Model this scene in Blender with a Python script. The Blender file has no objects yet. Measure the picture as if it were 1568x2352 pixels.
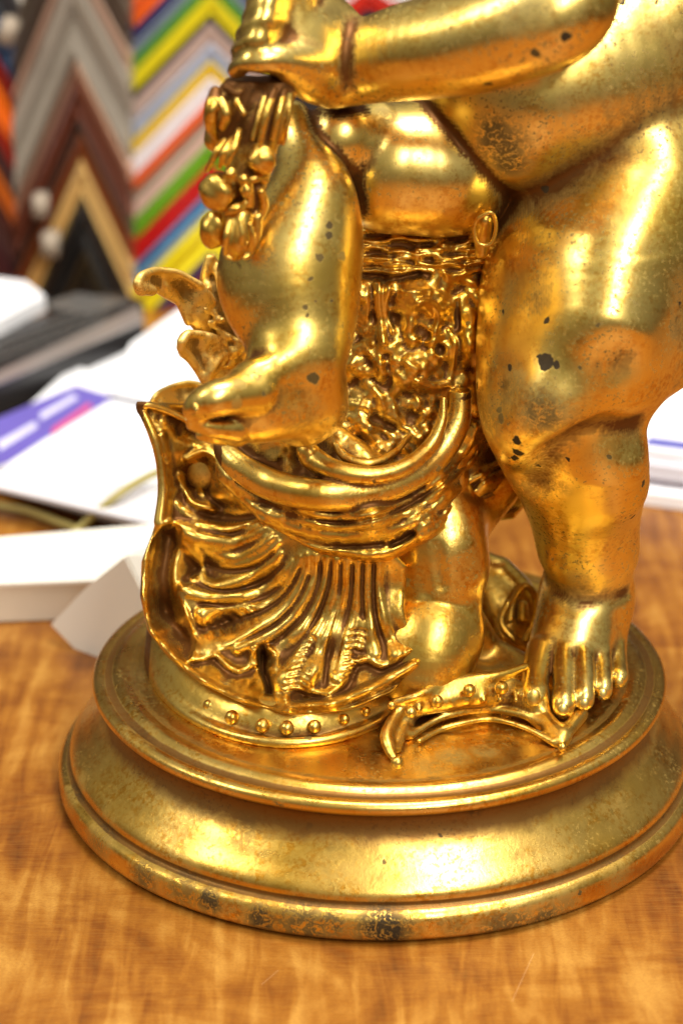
import bpy, bmesh, math, random
import numpy as np
import openvdb
from mathutils import Vector, Matrix, Euler
random.seed(4); rng = np.random.default_rng(7)
scene = bpy.context.scene
COL = scene.collection

# ---------------------------------------------------------------- camera, world, lamps
PITCH = math.radians(23.0)
CAM = np.array([-.01174087, -.62268604, .35526854])
FPX = 5094.0
cam_d = bpy.data.cameras.new('camera'); cam = bpy.data.objects.new('camera', cam_d); COL.objects.link(cam)
cam.location = CAM; cam.rotation_euler = (math.radians(90) - PITCH, 0, 0)
cam_d.sensor_fit = 'VERTICAL'; cam_d.sensor_height = 22.5; cam_d.lens = 22.5 * FPX / 2352
cam_d.clip_start = .01; cam_d.clip_end = 50
cam_d.dof.use_dof = True; cam_d.dof.focus_distance = .645; cam_d.dof.aperture_fstop = 5.2
scene.camera = cam

world = bpy.data.worlds.new('World'); scene.world = world; world.use_nodes = True
wn = world.node_tree.nodes; wl = world.node_tree.links
bg = wn['Background']; bg.inputs['Strength'].default_value = .43
tc = wn.new('ShaderNodeTexCoord'); sx = wn.new('ShaderNodeSeparateXYZ'); wr = wn.new('ShaderNodeValToRGB')
mr = wn.new('ShaderNodeMapRange'); mr.inputs[1].default_value = -1; mr.inputs[2].default_value = 1
wl.new(tc.outputs['Generated'], sx.inputs[0]); wl.new(sx.outputs['Z'], mr.inputs[0]); wl.new(mr.outputs[0], wr.inputs[0]); wl.new(wr.outputs[0], bg.inputs[0])
wr.color_ramp.elements[0].position = .35; wr.color_ramp.elements[0].color = (.07, .055, .04, 1)
wr.color_ramp.elements[1].position = .95; wr.color_ramp.elements[1].color = (.90, .86, .76, 1)
e = wr.color_ramp.elements.new(.5); e.color = (.34, .31, .25, 1)
e = wr.color_ramp.elements.new(.68); e.color = (.62, .58, .48, 1)

def area(name, loc, target, sx_, sy_, power, col):
    d = bpy.data.lights.new(name, 'AREA'); d.shape = 'RECTANGLE'; d.size = sx_; d.size_y = sy_; d.energy = power; d.color = col
    o = bpy.data.objects.new(name, d); COL.objects.link(o); o.location = loc
    o.rotation_euler = (Vector(target) - Vector(loc)).to_track_quat('-Z', 'Y').to_euler(); return o
area('ceiling_lamp', (.25, .10, 1.9), (0, 0, .1), .55, .9, 40, (1, .96, .88))
area('ceiling_lamp', (.80, -2.1, 1.9), (.8, -2.1, 0), .35, 2.6, 100, (1, .96, .88))
area('ceiling_lamp', (-1.6, -.5, 1.9), (0, 0, .1), .35, .9, 22, (1, .96, .88))
scene.view_settings.view_transform = 'Standard'; scene.view_settings.look = 'None'
scene.view_settings.exposure = .14; scene.view_settings.gamma = 1

# ---------------------------------------------------------------- pixel (1568 x 2352 plate) -> point at a real depth
AR = np.array([1., 0, 0]); AU = np.array([0, math.sin(PITCH), math.cos(PITCH)]); AW = np.array([0, math.cos(PITCH), -math.sin(PITCH)])
def ray(u, v): return AW + (u - 784) / FPX * AR - (v - 1176) / FPX * AU
def at(u, v, Y):
    d = ray(u, v); return CAM + d * ((Y - CAM[1]) / d[1])
def onz(u, v, z=.04):
    d = ray(u, v); return CAM + d * ((z - CAM[2]) / d[2])
def mpp(p): return float((np.array(p) - CAM) @ AW) / FPX      # metres per pixel there

# ---------------------------------------------------------------- tagging
def tag(o, label=None, cat=None, group=None, kind=None):
    if label: o['label'] = label
    if cat: o['category'] = cat
    if group: o['group'] = group
    if kind: o['kind'] = kind
    return o
def empty(name, loc=(0, 0, 0), rz=0, **k):
    o = bpy.data.objects.new(name, None); COL.objects.link(o); o.location = loc; o.rotation_euler = (0, 0, rz); return tag(o, **k)
def link(name, me, mat, parent=None, **k):
    if mat: me.materials.clear(); me.materials.append(mat)
    o = bpy.data.objects.new(name, me); COL.objects.link(o)
    if parent is not None:
        o.parent = parent; o.matrix_parent_inverse = Matrix.LocRotScale(parent.location, parent.rotation_euler, None).inverted() if parent.parent is None else parent_inv(parent)
    return tag(o, **k)
def parent_inv(p):
    return Matrix.Identity(4)
def from_bm(name, bm, mat, parent=None, smooth=True, **k):
    me = bpy.data.meshes.new(name); bm.to_mesh(me); bm.free()
    if smooth: me.polygons.foreach_set('use_smooth', [True] * len(me.polygons))
    return link(name, me, mat, parent, **k)

# ---------------------------------------------------------------- materials
def nt(name):
    m = bpy.data.materials.new(name); m.use_nodes = True; n = m.node_tree.nodes; return m, n, m.node_tree.links, n['Principled BSDF']
def noise(n, l, vec, scale, detail=4, rough=.6, dist=0.0):
    t = n.new('ShaderNodeTexNoise'); t.inputs['Scale'].default_value = scale; t.inputs['Detail'].default_value = detail
    t.inputs['Roughness'].default_value = rough; t.inputs['Distortion'].default_value = dist; l.new(vec, t.inputs['Vector']); return t.outputs['Fac']
def ramp(n, l, fac, stops):
    r = n.new('ShaderNodeValToRGB'); el = r.color_ramp.elements
    while len(el) < len(stops): el.new(.5)
    for e_, (p, c) in zip(el, stops): e_.position = p; e_.color = (c, c, c, 1) if isinstance(c, (int, float)) else (*c, 1)
    l.new(fac, r.inputs[0]); return r.outputs['Color']
def math_(n, l, op, a, b, clamp=False):
    m = n.new('ShaderNodeMath'); m.operation = op; m.use_clamp = clamp
    for i, x in enumerate((a, b)):
        if isinstance(x, (int, float)): m.inputs[i].default_value = x
        else: l.new(x, m.inputs[i])
    return m.outputs[0]
def mix(n, l, fac, a, b):
    m = n.new('ShaderNodeMix'); m.data_type = 'RGBA'
    for i, x in ((0, fac), (6, a), (7, b)):
        if isinstance(x, (int, float)): m.inputs[i].default_value = x
        elif isinstance(x, tuple): m.inputs[i].default_value = (*x, 1)
        else: l.new(x, m.inputs[i])
    return m.outputs[2]
def plain(name, col, rough=.5, metal=0, bump=0, scale=200, vary=.12, spec=.5):
    m, n, l, b = nt(name); tcn = n.new('ShaderNodeTexCoord'); o = tcn.outputs['Object']
    f = noise(n, l, o, scale * .15, 4)
    c = mix(n, l, f, tuple(x * (1 - vary) for x in col), tuple(min(1, x * (1 + vary)) for x in col)); l.new(c, b.inputs['Base Color'])
    b.inputs['Roughness'].default_value = rough; b.inputs['Metallic'].default_value = metal; b.inputs['Specular IOR Level'].default_value = spec
    if bump:
        bp = n.new('ShaderNodeBump'); bp.inputs['Strength'].default_value = bump; bp.inputs['Distance'].default_value = .0004
        l.new(noise(n, l, o, scale, 6), bp.inputs['Height']); l.new(bp.outputs[0], b.inputs['Normal'])
    return m

def tinted(n, l, c, t):
    x = n.new('ShaderNodeMix'); x.data_type = 'RGBA'; x.blend_type = 'MULTIPLY'; x.inputs[0].default_value = 1; l.new(c, x.inputs[6]); x.inputs[7].default_value = (*t, 1); return x.outputs[2]
def gold(name, grime=1.0, rough=.27, bole=.5, wear=.5, bump=.25, pale=0.0, patches=(), tint=(1, 1, 1)):
    """worn water-gilding: leaf, red bole rubbed through, dark size spots, brown patina lodged in the carving (attribute from the carving's own curvature)"""
    m, n, l, b = nt(name); g = n.new('ShaderNodeNewGeometry'); P = g.outputs['Position']
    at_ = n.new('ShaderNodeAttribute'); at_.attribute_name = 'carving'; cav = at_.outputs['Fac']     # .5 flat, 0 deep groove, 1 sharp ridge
    big = noise(n, l, P, 28, 3, .55); med = noise(n, l, P, 130, 5, .65, .6); fine = noise(n, l, P, 650, 5, .7); leafn = noise(n, l, P, 60, 6, .7, 1.2)
    leaf = mix(n, l, ramp(n, l, big, [(.35, 0), (.65, 1)]), (.84 + pale, .56 + pale, .105 + pale), (.92 + pale, .69 + pale, .215 + pale))
    leaf = mix(n, l, 1.0, leaf, leaf) if tint == (1, 1, 1) else tinted(n, l, leaf, tint)
    # rubbed bole
    t = 1 - bole * .5
    bm_ = math_(n, l, 'MULTIPLY', ramp(n, l, leafn, [(.45, 0), (.60, 1)]), ramp(n, l, fine, [(.46, 0), (.56, 1)]))
    c = mix(n, l, math_(n, l, 'MULTIPLY', bm_, bole), leaf, (.58, .26, .02))
    # patina in the carving
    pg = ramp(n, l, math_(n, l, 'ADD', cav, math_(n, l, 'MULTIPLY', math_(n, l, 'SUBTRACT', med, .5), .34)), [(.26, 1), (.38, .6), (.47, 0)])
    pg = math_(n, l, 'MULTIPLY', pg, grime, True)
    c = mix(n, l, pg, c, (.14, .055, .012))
    # dark flecks
    v = n.new('ShaderNodeTexVoronoi'); v.inputs['Scale'].default_value = 105; v.feature = 'F1'; v.inputs['Randomness'].default_value = 1
    wp = n.new('ShaderNodeVectorMath'); wp.operation = 'ADD'
    dn = n.new('ShaderNodeTexNoise'); dn.inputs['Scale'].default_value = 420; l.new(P, dn.inputs['Vector'])
    sc = n.new('ShaderNodeVectorMath'); sc.operation = 'SCALE'; sc.inputs['Scale'].default_value = .0028; l.new(dn.outputs['Color'], sc.inputs[0])
    l.new(P, wp.inputs[0]); l.new(sc.outputs[0], wp.inputs[1]); l.new(wp.outputs[0], v.inputs['Vector'])
    cs = n.new('ShaderNodeSeparateColor'); l.new(v.outputs['Color'], cs.inputs[0])
    rad = math_(n, l, 'MULTIPLY', ramp(n, l, cs.outputs[0], [(.40, 0), (1, 1)]), .15)
    spot = math_(n, l, 'LESS_THAN', v.outputs['Distance'], rad)
    clump = ramp(n, l, noise(n, l, P, 36, 3, .6), [(.42, 0), (.50, 1)])
    spot = math_(n, l, 'MULTIPLY', spot, clump)
    speck = math_(n, l, 'MULTIPLY', ramp(n, l, noise(n, l, P, 900, 3, .6), [(.58, 0), (.62, 1)]), ramp(n, l, noise(n, l, P, 45, 3, .6), [(.42, 0), (.56, 1)]))
    dk = math_(n, l, 'MULTIPLY', math_(n, l, 'MAXIMUM', spot, math_(n, l, 'MULTIPLY', speck, .7)), wear, True)
    if patches:
        dn2 = n.new('ShaderNodeTexNoise'); dn2.inputs['Scale'].default_value = 300; dn2.inputs['Detail'].default_value = 5; l.new(P, dn2.inputs['Vector'])
        s2 = n.new('ShaderNodeVectorMath'); s2.operation = 'SCALE'; s2.inputs['Scale'].default_value = .0030; l.new(dn2.outputs['Color'], s2.inputs[0])
        a2 = n.new('ShaderNodeVectorMath'); a2.operation = 'ADD'; l.new(P, a2.inputs[0]); l.new(s2.outputs[0], a2.inputs[1])
        streak = ramp(n, l, noise(n, l, a2.outputs[0], 420, 5, .75, 1.5), [(.41, 0), (.50, 1)])
        for (cx_, cy_, cz_), r_, st_, soft in patches:
            d_ = n.new('ShaderNodeVectorMath'); d_.operation = 'DISTANCE'; l.new(a2.outputs[0], d_.inputs[0]); d_.inputs[1].default_value = (cx_ + .0015, cy_ + .0015, cz_ + .0015)
            mk_ = n.new('ShaderNodeMapRange'); mk_.inputs[1].default_value = r_; mk_.inputs[2].default_value = r_ * (.35 if soft else .85); l.new(d_.outputs['Value'], mk_.inputs[0])
            v_ = math_(n, l, 'MULTIPLY', mk_.outputs[0], st_)
            if soft: v_ = math_(n, l, 'MULTIPLY', v_, math_(n, l, 'ADD', math_(n, l, 'MULTIPLY', streak, .85), .22 if soft == 2 else .0))
            dk = math_(n, l, 'MAXIMUM', dk, v_, True)
    c = mix(n, l, dk, c, mix(n, l, fine, (.020, .014, .008), (.075, .050, .022)))
    l.new(c, b.inputs['Base Color'])
    dirty = math_(n, l, 'MAXIMUM', math_(n, l, 'MULTIPLY', pg, .55), dk, True)
    l.new(math_(n, l, 'SUBTRACT', 1.0, math_(n, l, 'MULTIPLY', dirty, .75)), b.inputs['Metallic']); b.inputs['Specular IOR Level'].default_value = .22
    r = math_(n, l, 'ADD', math_(n, l, 'MULTIPLY', dirty, .28), math_(n, l, 'ADD', rough - .08, math_(n, l, 'MULTIPLY', med, .16)))
    l.new(r, b.inputs['Roughness'])
    bp = n.new('ShaderNodeBump'); bp.inputs['Strength'].default_value = bump; bp.inputs['Distance'].default_value = .0006
    h = math_(n, l, 'ADD', math_(n, l, 'MULTIPLY', med, .9), math_(n, l, 'MULTIPLY', fine, .35)); h = math_(n, l, 'SUBTRACT', h, math_(n, l, 'MULTIPLY', dk, .25))
    l.new(h, bp.inputs['Height']); l.new(bp.outputs[0], b.inputs['Normal'])
    return m
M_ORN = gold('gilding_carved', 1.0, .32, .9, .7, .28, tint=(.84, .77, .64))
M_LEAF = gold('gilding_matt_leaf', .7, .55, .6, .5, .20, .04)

# ---------------------------------------------------------------- sculpting volume (signed distance on a grid)
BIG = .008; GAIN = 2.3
def smin(a, b, k):
    if k <= 0: return np.minimum(a, b)
    h = np.maximum(k - np.abs(a - b), 0) / k; return np.minimum(a, b) - h * h * k * .25
class Vol:
    def __init__(s, lo, hi, h):
        s.lo = np.array(lo, np.float32); s.h = h; s.n = np.ceil((np.array(hi) - s.lo) / h).astype(int) + 1
        s.f = np.full(s.n, BIG, np.float32)
        s.ax = [s.lo[i] + h * np.arange(s.n[i], dtype=np.float32) for i in range(3)]
    def new(s):
        o = Vol.__new__(Vol); o.lo, o.h, o.n, o.ax = s.lo, s.h, s.n, s.ax; o.f = np.full(s.n, BIG, np.float32); return o
    def box(s, lo, hi):
        a = np.clip(np.floor((np.array(lo) - s.lo) / s.h).astype(int), 0, s.n); b = np.clip(np.ceil((np.array(hi) - s.lo) / s.h).astype(int) + 1, 0, s.n)
        return a, b
    def curve(s, pts, n=6):
        P = np.array(pts, float)
        if len(P) < 3: n2 = n; return np.array([P[0] + (P[-1] - P[0]) * t for t in np.linspace(0, 1, 2)])
        Q = np.vstack([2 * P[0] - P[1], P, 2 * P[-1] - P[-2]]); out = []
        for i in range(1, len(Q) - 2):
            for t in np.linspace(0, 1, n, endpoint=False):
                p0, p1, p2, p3 = Q[i - 1:i + 3]
                out.append(.5 * ((2 * p1) + (p2 - p0) * t + (2 * p0 - 5 * p1 + 4 * p2 - p3) * t * t + (-p0 + 3 * p1 - 3 * p2 + p3) * t ** 3))
        out.append(P[-1]); return np.array(out)
    def tube(s, pts, k=.002, sub=False, fy=1.0, n=6):
        """pts: world (x,y,z,r); fy > 1 flattens it in depth"""
        C = s.curve(pts, n); C[:, 3] = np.maximum(C[:, 3], 1e-4)
        m = max(BIG, k + .001) if not sub else k + .002
        r = C[:, 3:4]; a, b = s.box((C[:, :3] - r - m).min(0), (C[:, :3] + r + m).max(0))
        if (b - a).min() <= 0: return
        T = np.full(b - a, m, np.float32)
        for A, B in zip(C[:-1], C[1:]):
            rr = max(A[3], B[3]) + m
            c, d = s.box(np.minimum(A[:3], B[:3]) - rr, np.maximum(A[:3], B[:3]) + rr); c = np.maximum(c, a); d = np.minimum(d, b)
            if (d - c).min() <= 0: continue
            x = (s.ax[0][c[0]:d[0]] - A[0])[:, None, None]; y = (s.ax[1][c[1]:d[1]] - A[1])[None, :, None] * fy; z = (s.ax[2][c[2]:d[2]] - A[2])[None, None, :]
            v = (B[:3] - A[:3]) * np.array([1, fy, 1]); L = float(v @ v) + 1e-12
            t = np.clip((x * v[0] + y * v[1] + z * v[2]) / L, 0, 1)
            dd = np.sqrt((x - t * v[0]) ** 2 + (y - t * v[1]) ** 2 + (z - t * v[2]) ** 2) - (A[3] + (B[3] - A[3]) * t)
            sl = tuple(slice(c[i] - a[i], d[i] - a[i]) for i in range(3)); T[sl] = np.minimum(T[sl], dd.astype(np.float32))
        g = tuple(slice(a[i], b[i]) for i in range(3))
        if sub: s.f[g] = -smin(-s.f[g], T, k)
        else: s.f[g] = smin(s.f[g], T, k)
    def stroke(s, pts, k=.002, Y=None, dY=0., **kw):
        """pts: (u,v,Y,r_px) or (u,v,r_px) with Y a depth function"""
        out = []
        for p in pts:
            if len(p) == 4: u, v, y, r = p
            else: u, v, r = p; y = Y(u, v)
            w = at(u, v, y + dY); out.append((*w, r * mpp(w)))
        s.tube(out, k, **kw)
    def relief(s, poly, Yf, th, k=.002, edge=.0015, hm=None):
        poly = np.array(poly, float); lo2 = poly.min(0) - 14; hi2 = poly.max(0) + 14; st = 2.
        U, V = np.meshgrid(np.arange(lo2[0], hi2[0], st), np.arange(lo2[1], hi2[1], st), indexing='ij')
        D = np.full(U.shape, 1e9); ins = np.zeros(U.shape, bool)
        for (x0, y0), (x1, y1) in zip(poly, np.roll(poly, -1, 0)):
            dx, dy = x1 - x0, y1 - y0; t = np.clip(((U - x0) * dx + (V - y0) * dy) / (dx * dx + dy * dy + 1e-9), 0, 1)
            D = np.minimum(D, np.hypot(U - x0 - t * dx, V - y0 - t * dy))
            ins ^= ((y0 > V) != (y1 > V)) & (U < (x1 - x0) * (V - y0) / (y1 - y0 + 1e-9) + x0)
        D = np.where(ins, -D, D); YS = Yf(U, V)
        if hm is not None: YS = YS - hm(U, V)
        Yr = (YS.min() - .004, YS.max() + th + .004)
        cs = np.array([at(u, v, y) for u in (lo2[0], hi2[0]) for v in (lo2[1], hi2[1]) for y in Yr]); a, b = s.box(cs.min(0), cs.max(0))
        if (b - a).min() <= 0: return
        x = (s.ax[0][a[0]:b[0]] - CAM[0])[:, None, None]; y = (s.ax[1][a[1]:b[1]] - CAM[1])[None, :, None]; z = (s.ax[2][a[2]:b[2]] - CAM[2])[None, None, :]
        dep = y * float(AW[1]) + z * float(AW[2]); up = y * float(AU[1]) + z * float(AU[2])
        iu = np.clip((784 + FPX * x / dep - lo2[0]) / st, 0, U.shape[0] - 1.001); iv = np.clip((1176 - FPX * up / dep - lo2[1]) / st, 0, U.shape[1] - 1.001)
        iv = np.broadcast_to(iv, iu.shape); i0 = iu.astype(np.int32); j0 = iv.astype(np.int32); fu = (iu - i0).astype(np.float32); fv = (iv - j0).astype(np.float32)
        def lk(T):
            T = T.astype(np.float32); return (T[i0, j0] * (1 - fu) * (1 - fv) + T[i0 + 1, j0] * fu * (1 - fv) + T[i0, j0 + 1] * (1 - fu) * fv + T[i0 + 1, j0 + 1] * fu * fv)
        dy = (y + CAM[1]) - lk(YS); pd = lk(D) * (.66 / FPX)
        f = np.maximum(-dy * .8, dy - th); f = -smin(-f, -pd, edge)
        g = tuple(slice(a[i], b[i]) for i in range(3)); s.f[g] = smin(s.f[g], np.minimum(f, BIG).astype(np.float32), k)
    def merge(s, o, k=.001): s.f = smin(s.f, o.f, k)
    def mesh(s, name, mat, parent, smooth=1, curv=.0028, off=0., wob=(), **kw):
        f = np.clip(s.f, -BIG, BIG)
        f[0] = f[-1] = BIG; f[:, 0] = f[:, -1] = BIG; f[:, :, 0] = f[:, :, -1] = BIG
        for _ in range(smooth):
            for ax in range(3):
                f = .25 * np.roll(f, 1, ax) + .5 * f + .25 * np.roll(f, -1, ax)
        g = openvdb.FloatGrid(BIG); g.copyFromArray(f); pts, tri, quad = g.convertToPolygons(0.0, 0.0)
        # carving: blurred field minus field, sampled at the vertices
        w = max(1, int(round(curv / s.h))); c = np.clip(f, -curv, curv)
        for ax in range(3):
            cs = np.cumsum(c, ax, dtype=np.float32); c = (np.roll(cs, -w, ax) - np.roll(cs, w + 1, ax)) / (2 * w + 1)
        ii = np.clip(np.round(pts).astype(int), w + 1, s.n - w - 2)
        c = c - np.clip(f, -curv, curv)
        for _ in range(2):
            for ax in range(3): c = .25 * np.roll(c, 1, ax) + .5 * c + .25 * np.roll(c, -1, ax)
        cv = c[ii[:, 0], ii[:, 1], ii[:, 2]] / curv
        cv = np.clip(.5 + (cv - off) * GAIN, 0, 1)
        P = pts * s.h + s.lo
        if wob:
            N_ = np.stack([np.roll(f, -2, a)[ii[:, 0], ii[:, 1], ii[:, 2]] - np.roll(f, 2, a)[ii[:, 0], ii[:, 1], ii[:, 2]] for a in range(3)], 1); N_ /= np.linalg.norm(N_, axis=1)[:, None] + 1e-9
            for sc_, am in wob:
                g3 = np.random.default_rng(int(sc_ * 1e5)).standard_normal((40, 40, 40)); q_ = (P - s.lo) / sc_; i_ = q_.astype(int); w_ = q_ - i_; w_ = w_ * w_ * (3 - 2 * w_); i_ %= 39; v_ = 0
                for a_ in range(8):
                    o_ = np.array([a_ & 1, a_ >> 1 & 1, a_ >> 2]); v_ = v_ + g3[tuple((i_ + o_).T)] * np.prod(np.where(o_, w_, 1 - w_), 1)
                P = P + N_ * (v_ * am)[:, None]
        me = bpy.data.meshes.new(name); nf = len(quad) + len(tri); fl = quad[:, ::-1].ravel() if len(quad) else np.array([], int)
        me.vertices.add(len(P)); me.vertices.foreach_set('co', P.astype(np.float32).ravel())
        loops = np.concatenate([fl, tri[:, ::-1].ravel() if len(tri) else np.array([], int)]).astype(np.int32)
        me.loops.add(len(loops)); me.loops.foreach_set('vertex_index', loops)
        st = np.concatenate([np.arange(len(quad)) * 4, len(quad) * 4 + np.arange(len(tri)) * 3]).astype(np.int32)
        me.polygons.add(nf); me.polygons.foreach_set('loop_start', st)
        me.polygons.foreach_set('use_smooth', np.ones(nf, bool)); me.update(calc_edges=True); me.validate()
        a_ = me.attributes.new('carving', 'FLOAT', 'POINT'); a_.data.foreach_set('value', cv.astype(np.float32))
        print(name, nf)
        return link(name, me, mat, parent, **kw)
def depth(ctrl, p=2.6):
    c = np.array(ctrl, float)
    def f(u, v):
        u = np.asarray(u, float); v = np.asarray(v, float); W = 0; S = 0
        for cu, cv, cy in c:
            w = ((u - cu) ** 2 + (v - cv) ** 2 + 500.) ** (-p / 2); W = W + w; S = S + w * cy
        return S / W
    return f

class HM:
    """carved height field over the plate, metres of relief towards the viewer"""
    def __init__(s): s.ops = []
    def ridge(s, pts, r, H=None, p=1.0): s.ops.append(('r', pts, r, H, p)); return s
    def groove(s, pts, r, H=None, p=1.0): s.ops.append(('g', pts, r, H, p)); return s
    def plateau(s, poly, H, edge=8): s.ops.append(('p', poly, edge, H, 1)); return s
    def noise(s, sc, amp, seed, ridged=False, box=None): s.ops.append(('n', sc, amp, seed, (ridged, box))); return s
    def __call__(s, U, V):
        u0, v0 = U[0, 0], V[0, 0]; st = U[1, 0] - U[0, 0]; B = np.zeros(U.shape); Rg = np.zeros(U.shape); Gr = np.zeros(U.shape)
        for kind, a, r, H, p in s.ops:
            if kind == 'p':
                P = np.array(a, float); D = np.full(U.shape, 1e9); ins = np.zeros(U.shape, bool)
                for (x0, y0), (x1, y1) in zip(P, np.roll(P, -1, 0)):
                    dx, dy = x1 - x0, y1 - y0; t = np.clip(((U - x0) * dx + (V - y0) * dy) / (dx * dx + dy * dy + 1e-9), 0, 1); D = np.minimum(D, np.hypot(U - x0 - t * dx, V - y0 - t * dy))
                    ins ^= ((y0 > V) != (y1 > V)) & (U < (x1 - x0) * (V - y0) / (y1 - y0 + 1e-9) + x0)
                t = np.clip(np.where(ins, D, -D) / r * .5 + .5, 0, 1); B += H * t * t * (3 - 2 * t); continue
            if kind == 'n':
                sc, amp, seed, (ridged, box) = a, r, H, p; g = np.random.default_rng(seed).standard_normal((int((U.shape[0] + U.shape[1]) * st / sc) + 4, int((U.shape[0] + U.shape[1]) * st / sc) + 4))
                x = ((U - u0) * .84 + (V - v0) * .54) / sc; y = ((V - v0) * .84 - (U - u0) * .54 + U.shape[0] * st * .54) / sc; i = x.astype(int); j = y.astype(int); fx = x - i; fy = y - j; fx = fx * fx * (3 - 2 * fx); fy = fy * fy * (3 - 2 * fy)
                n_ = g[i, j] * (1 - fx) * (1 - fy) + g[i + 1, j] * fx * (1 - fy) + g[i, j + 1] * (1 - fx) * fy + g[i + 1, j + 1] * fx * fy
                if ridged: n_ = .6 - np.abs(n_)
                if box: n_ = n_ * (U > box[0]) * (U < box[1]) * (V > box[2]) * (V < box[3])
                B += amp * n_; continue
            P = np.array(a, float)
            if len(P) > 2: P = Vol.curve(None, [(x, y, 0, 0) for x, y in P], 7)[:, :2]
            R = np.interp(np.linspace(0, 1, len(P)), np.linspace(0, 1, len(np.atleast_1d(r))), np.atleast_1d(r)) if np.size(r) > 1 else np.full(len(P), float(r))
            T = Rg if kind == 'r' else Gr
            for k in range(len(P) - 1):
                (x0, y0), (x1, y1) = P[k], P[k + 1]; rm = max(R[k], R[k + 1]) + 3
                i0 = max(0, int((min(x0, x1) - rm - u0) / st)); i1 = int((max(x0, x1) + rm - u0) / st) + 2; j0 = max(0, int((min(y0, y1) - rm - v0) / st)); j1 = int((max(y0, y1) + rm - v0) / st) + 2
                u = U[i0:i1, j0:j1]; v = V[i0:i1, j0:j1]
                if i1 <= 0 or j1 <= 0 or u.size == 0: continue
                dx, dy = x1 - x0, y1 - y0; t = np.clip(((u - x0) * dx + (v - y0) * dy) / (dx * dx + dy * dy + 1e-9), 0, 1); d = np.hypot(u - x0 - t * dx, v - y0 - t * dy)
                rr = R[k] + (R[k + 1] - R[k]) * t; h_ = (H if H else rr * .88e-4) * np.clip(1 - (d / rr) ** 2, 0, 1) ** p
                T[i0:i1, j0:j1] = np.maximum(T[i0:i1, j0:j1], h_)
        return B + Rg - Gr

# ================================================================ STATUE
statue = empty('gilded_statue', (0, 0, 0), label='gilded carved statue of a chubby child on a round plinth with shell ornament', cat='statue')

# ---- plinth (turned)
prof = [(0, .0400), (.040, .0402), (.070, .0400), (.0775, .0398), (.0790, .0402), (.0806, .0408), (.0818, .0405), (.0826, .0395), (.0836, .0386), (.0850, .0384), (.0862, .0390),
        (.0876, .0392), (.0888, .0386), (.0896, .0374), (.0897, .0362), (.0890, .0351), (.0876, .0345), (.0862, .0342), (.0852, .0334), (.0846, .0318), (.0846, .0300), (.0852, .0280), (.0864, .0258), (.0882, .0236), (.0904, .0214),
        (.0926, .0190), (.0950, .0168), (.0965, .0152), (.0974, .0142), (.0978, .0131), (.0975, .0122), (.0966, .0115), (.0968, .0108), (.0980, .0105), (.0994, .0103), (.1004, .0098), (.1010, .0088),
        (.1012, .0070), (.1012, .0035), (.1009, .0018), (.1000, .0009), (.0980, .0007), (0, .0006)]
def plinth():
    fine = []
    for (r0, z0), (r1, z1) in zip(prof[:-1], prof[1:]):
        n = max(1, int(math.hypot(r1 - r0, z1 - z0) / .0007)); n = min(n, 40)
        for i in range(n): fine.append((r0 + (r1 - r0) * i / n, z0 + (z1 - z0) * i / n))
    fine.append(prof[-1]); fr = np.array(fine)
    for _ in range(3): fr[1:-1] = .25 * fr[:-2] + .5 * fr[1:-1] + .25 * fr[2:]
    N = 420; th = np.arange(N) * 2 * math.pi / N; co = []
    cosT, sinT = np.cos(th), np.sin(th)
    wob = .0003 * np.sin(2 * th + 1) + .00012 * np.sin(5 * th) + .00004 * np.sin(11 * th + 2)
    for i, (r, z) in enumerate(fr):
        rr = r + wob * (r / .1)
        co.append(np.stack([rr * cosT, rr * sinT * .97, z + .0003 * np.sin(2 * th + .5) * (z > .001) * (r > .05)], 1))
    V = np.vstack(co); F = []
    for i in range(len(fr) - 1):
        a = i * N + np.arange(N); b = i * N + (np.arange(N) + 1) % N; F.append(np.stack([a, a + N, b + N, b], 1))
    F = np.vstack(F); me = bpy.data.meshes.new('plinth'); me.from_pydata(V.tolist(), [], F.tolist()); me.polygons.foreach_set('use_smooth', [True] * len(F))
    # curvature of the profile
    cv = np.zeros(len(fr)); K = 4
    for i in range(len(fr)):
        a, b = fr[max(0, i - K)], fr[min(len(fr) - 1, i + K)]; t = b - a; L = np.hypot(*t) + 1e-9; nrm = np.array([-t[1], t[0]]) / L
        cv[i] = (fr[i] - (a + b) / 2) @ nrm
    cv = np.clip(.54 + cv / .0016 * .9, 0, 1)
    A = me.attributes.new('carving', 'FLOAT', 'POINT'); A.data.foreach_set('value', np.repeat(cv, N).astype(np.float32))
    return link('plinth', me, None, statue, label='round gilded plinth with hollow moulding and beaded lip')
plinth_ob = plinth()

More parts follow.
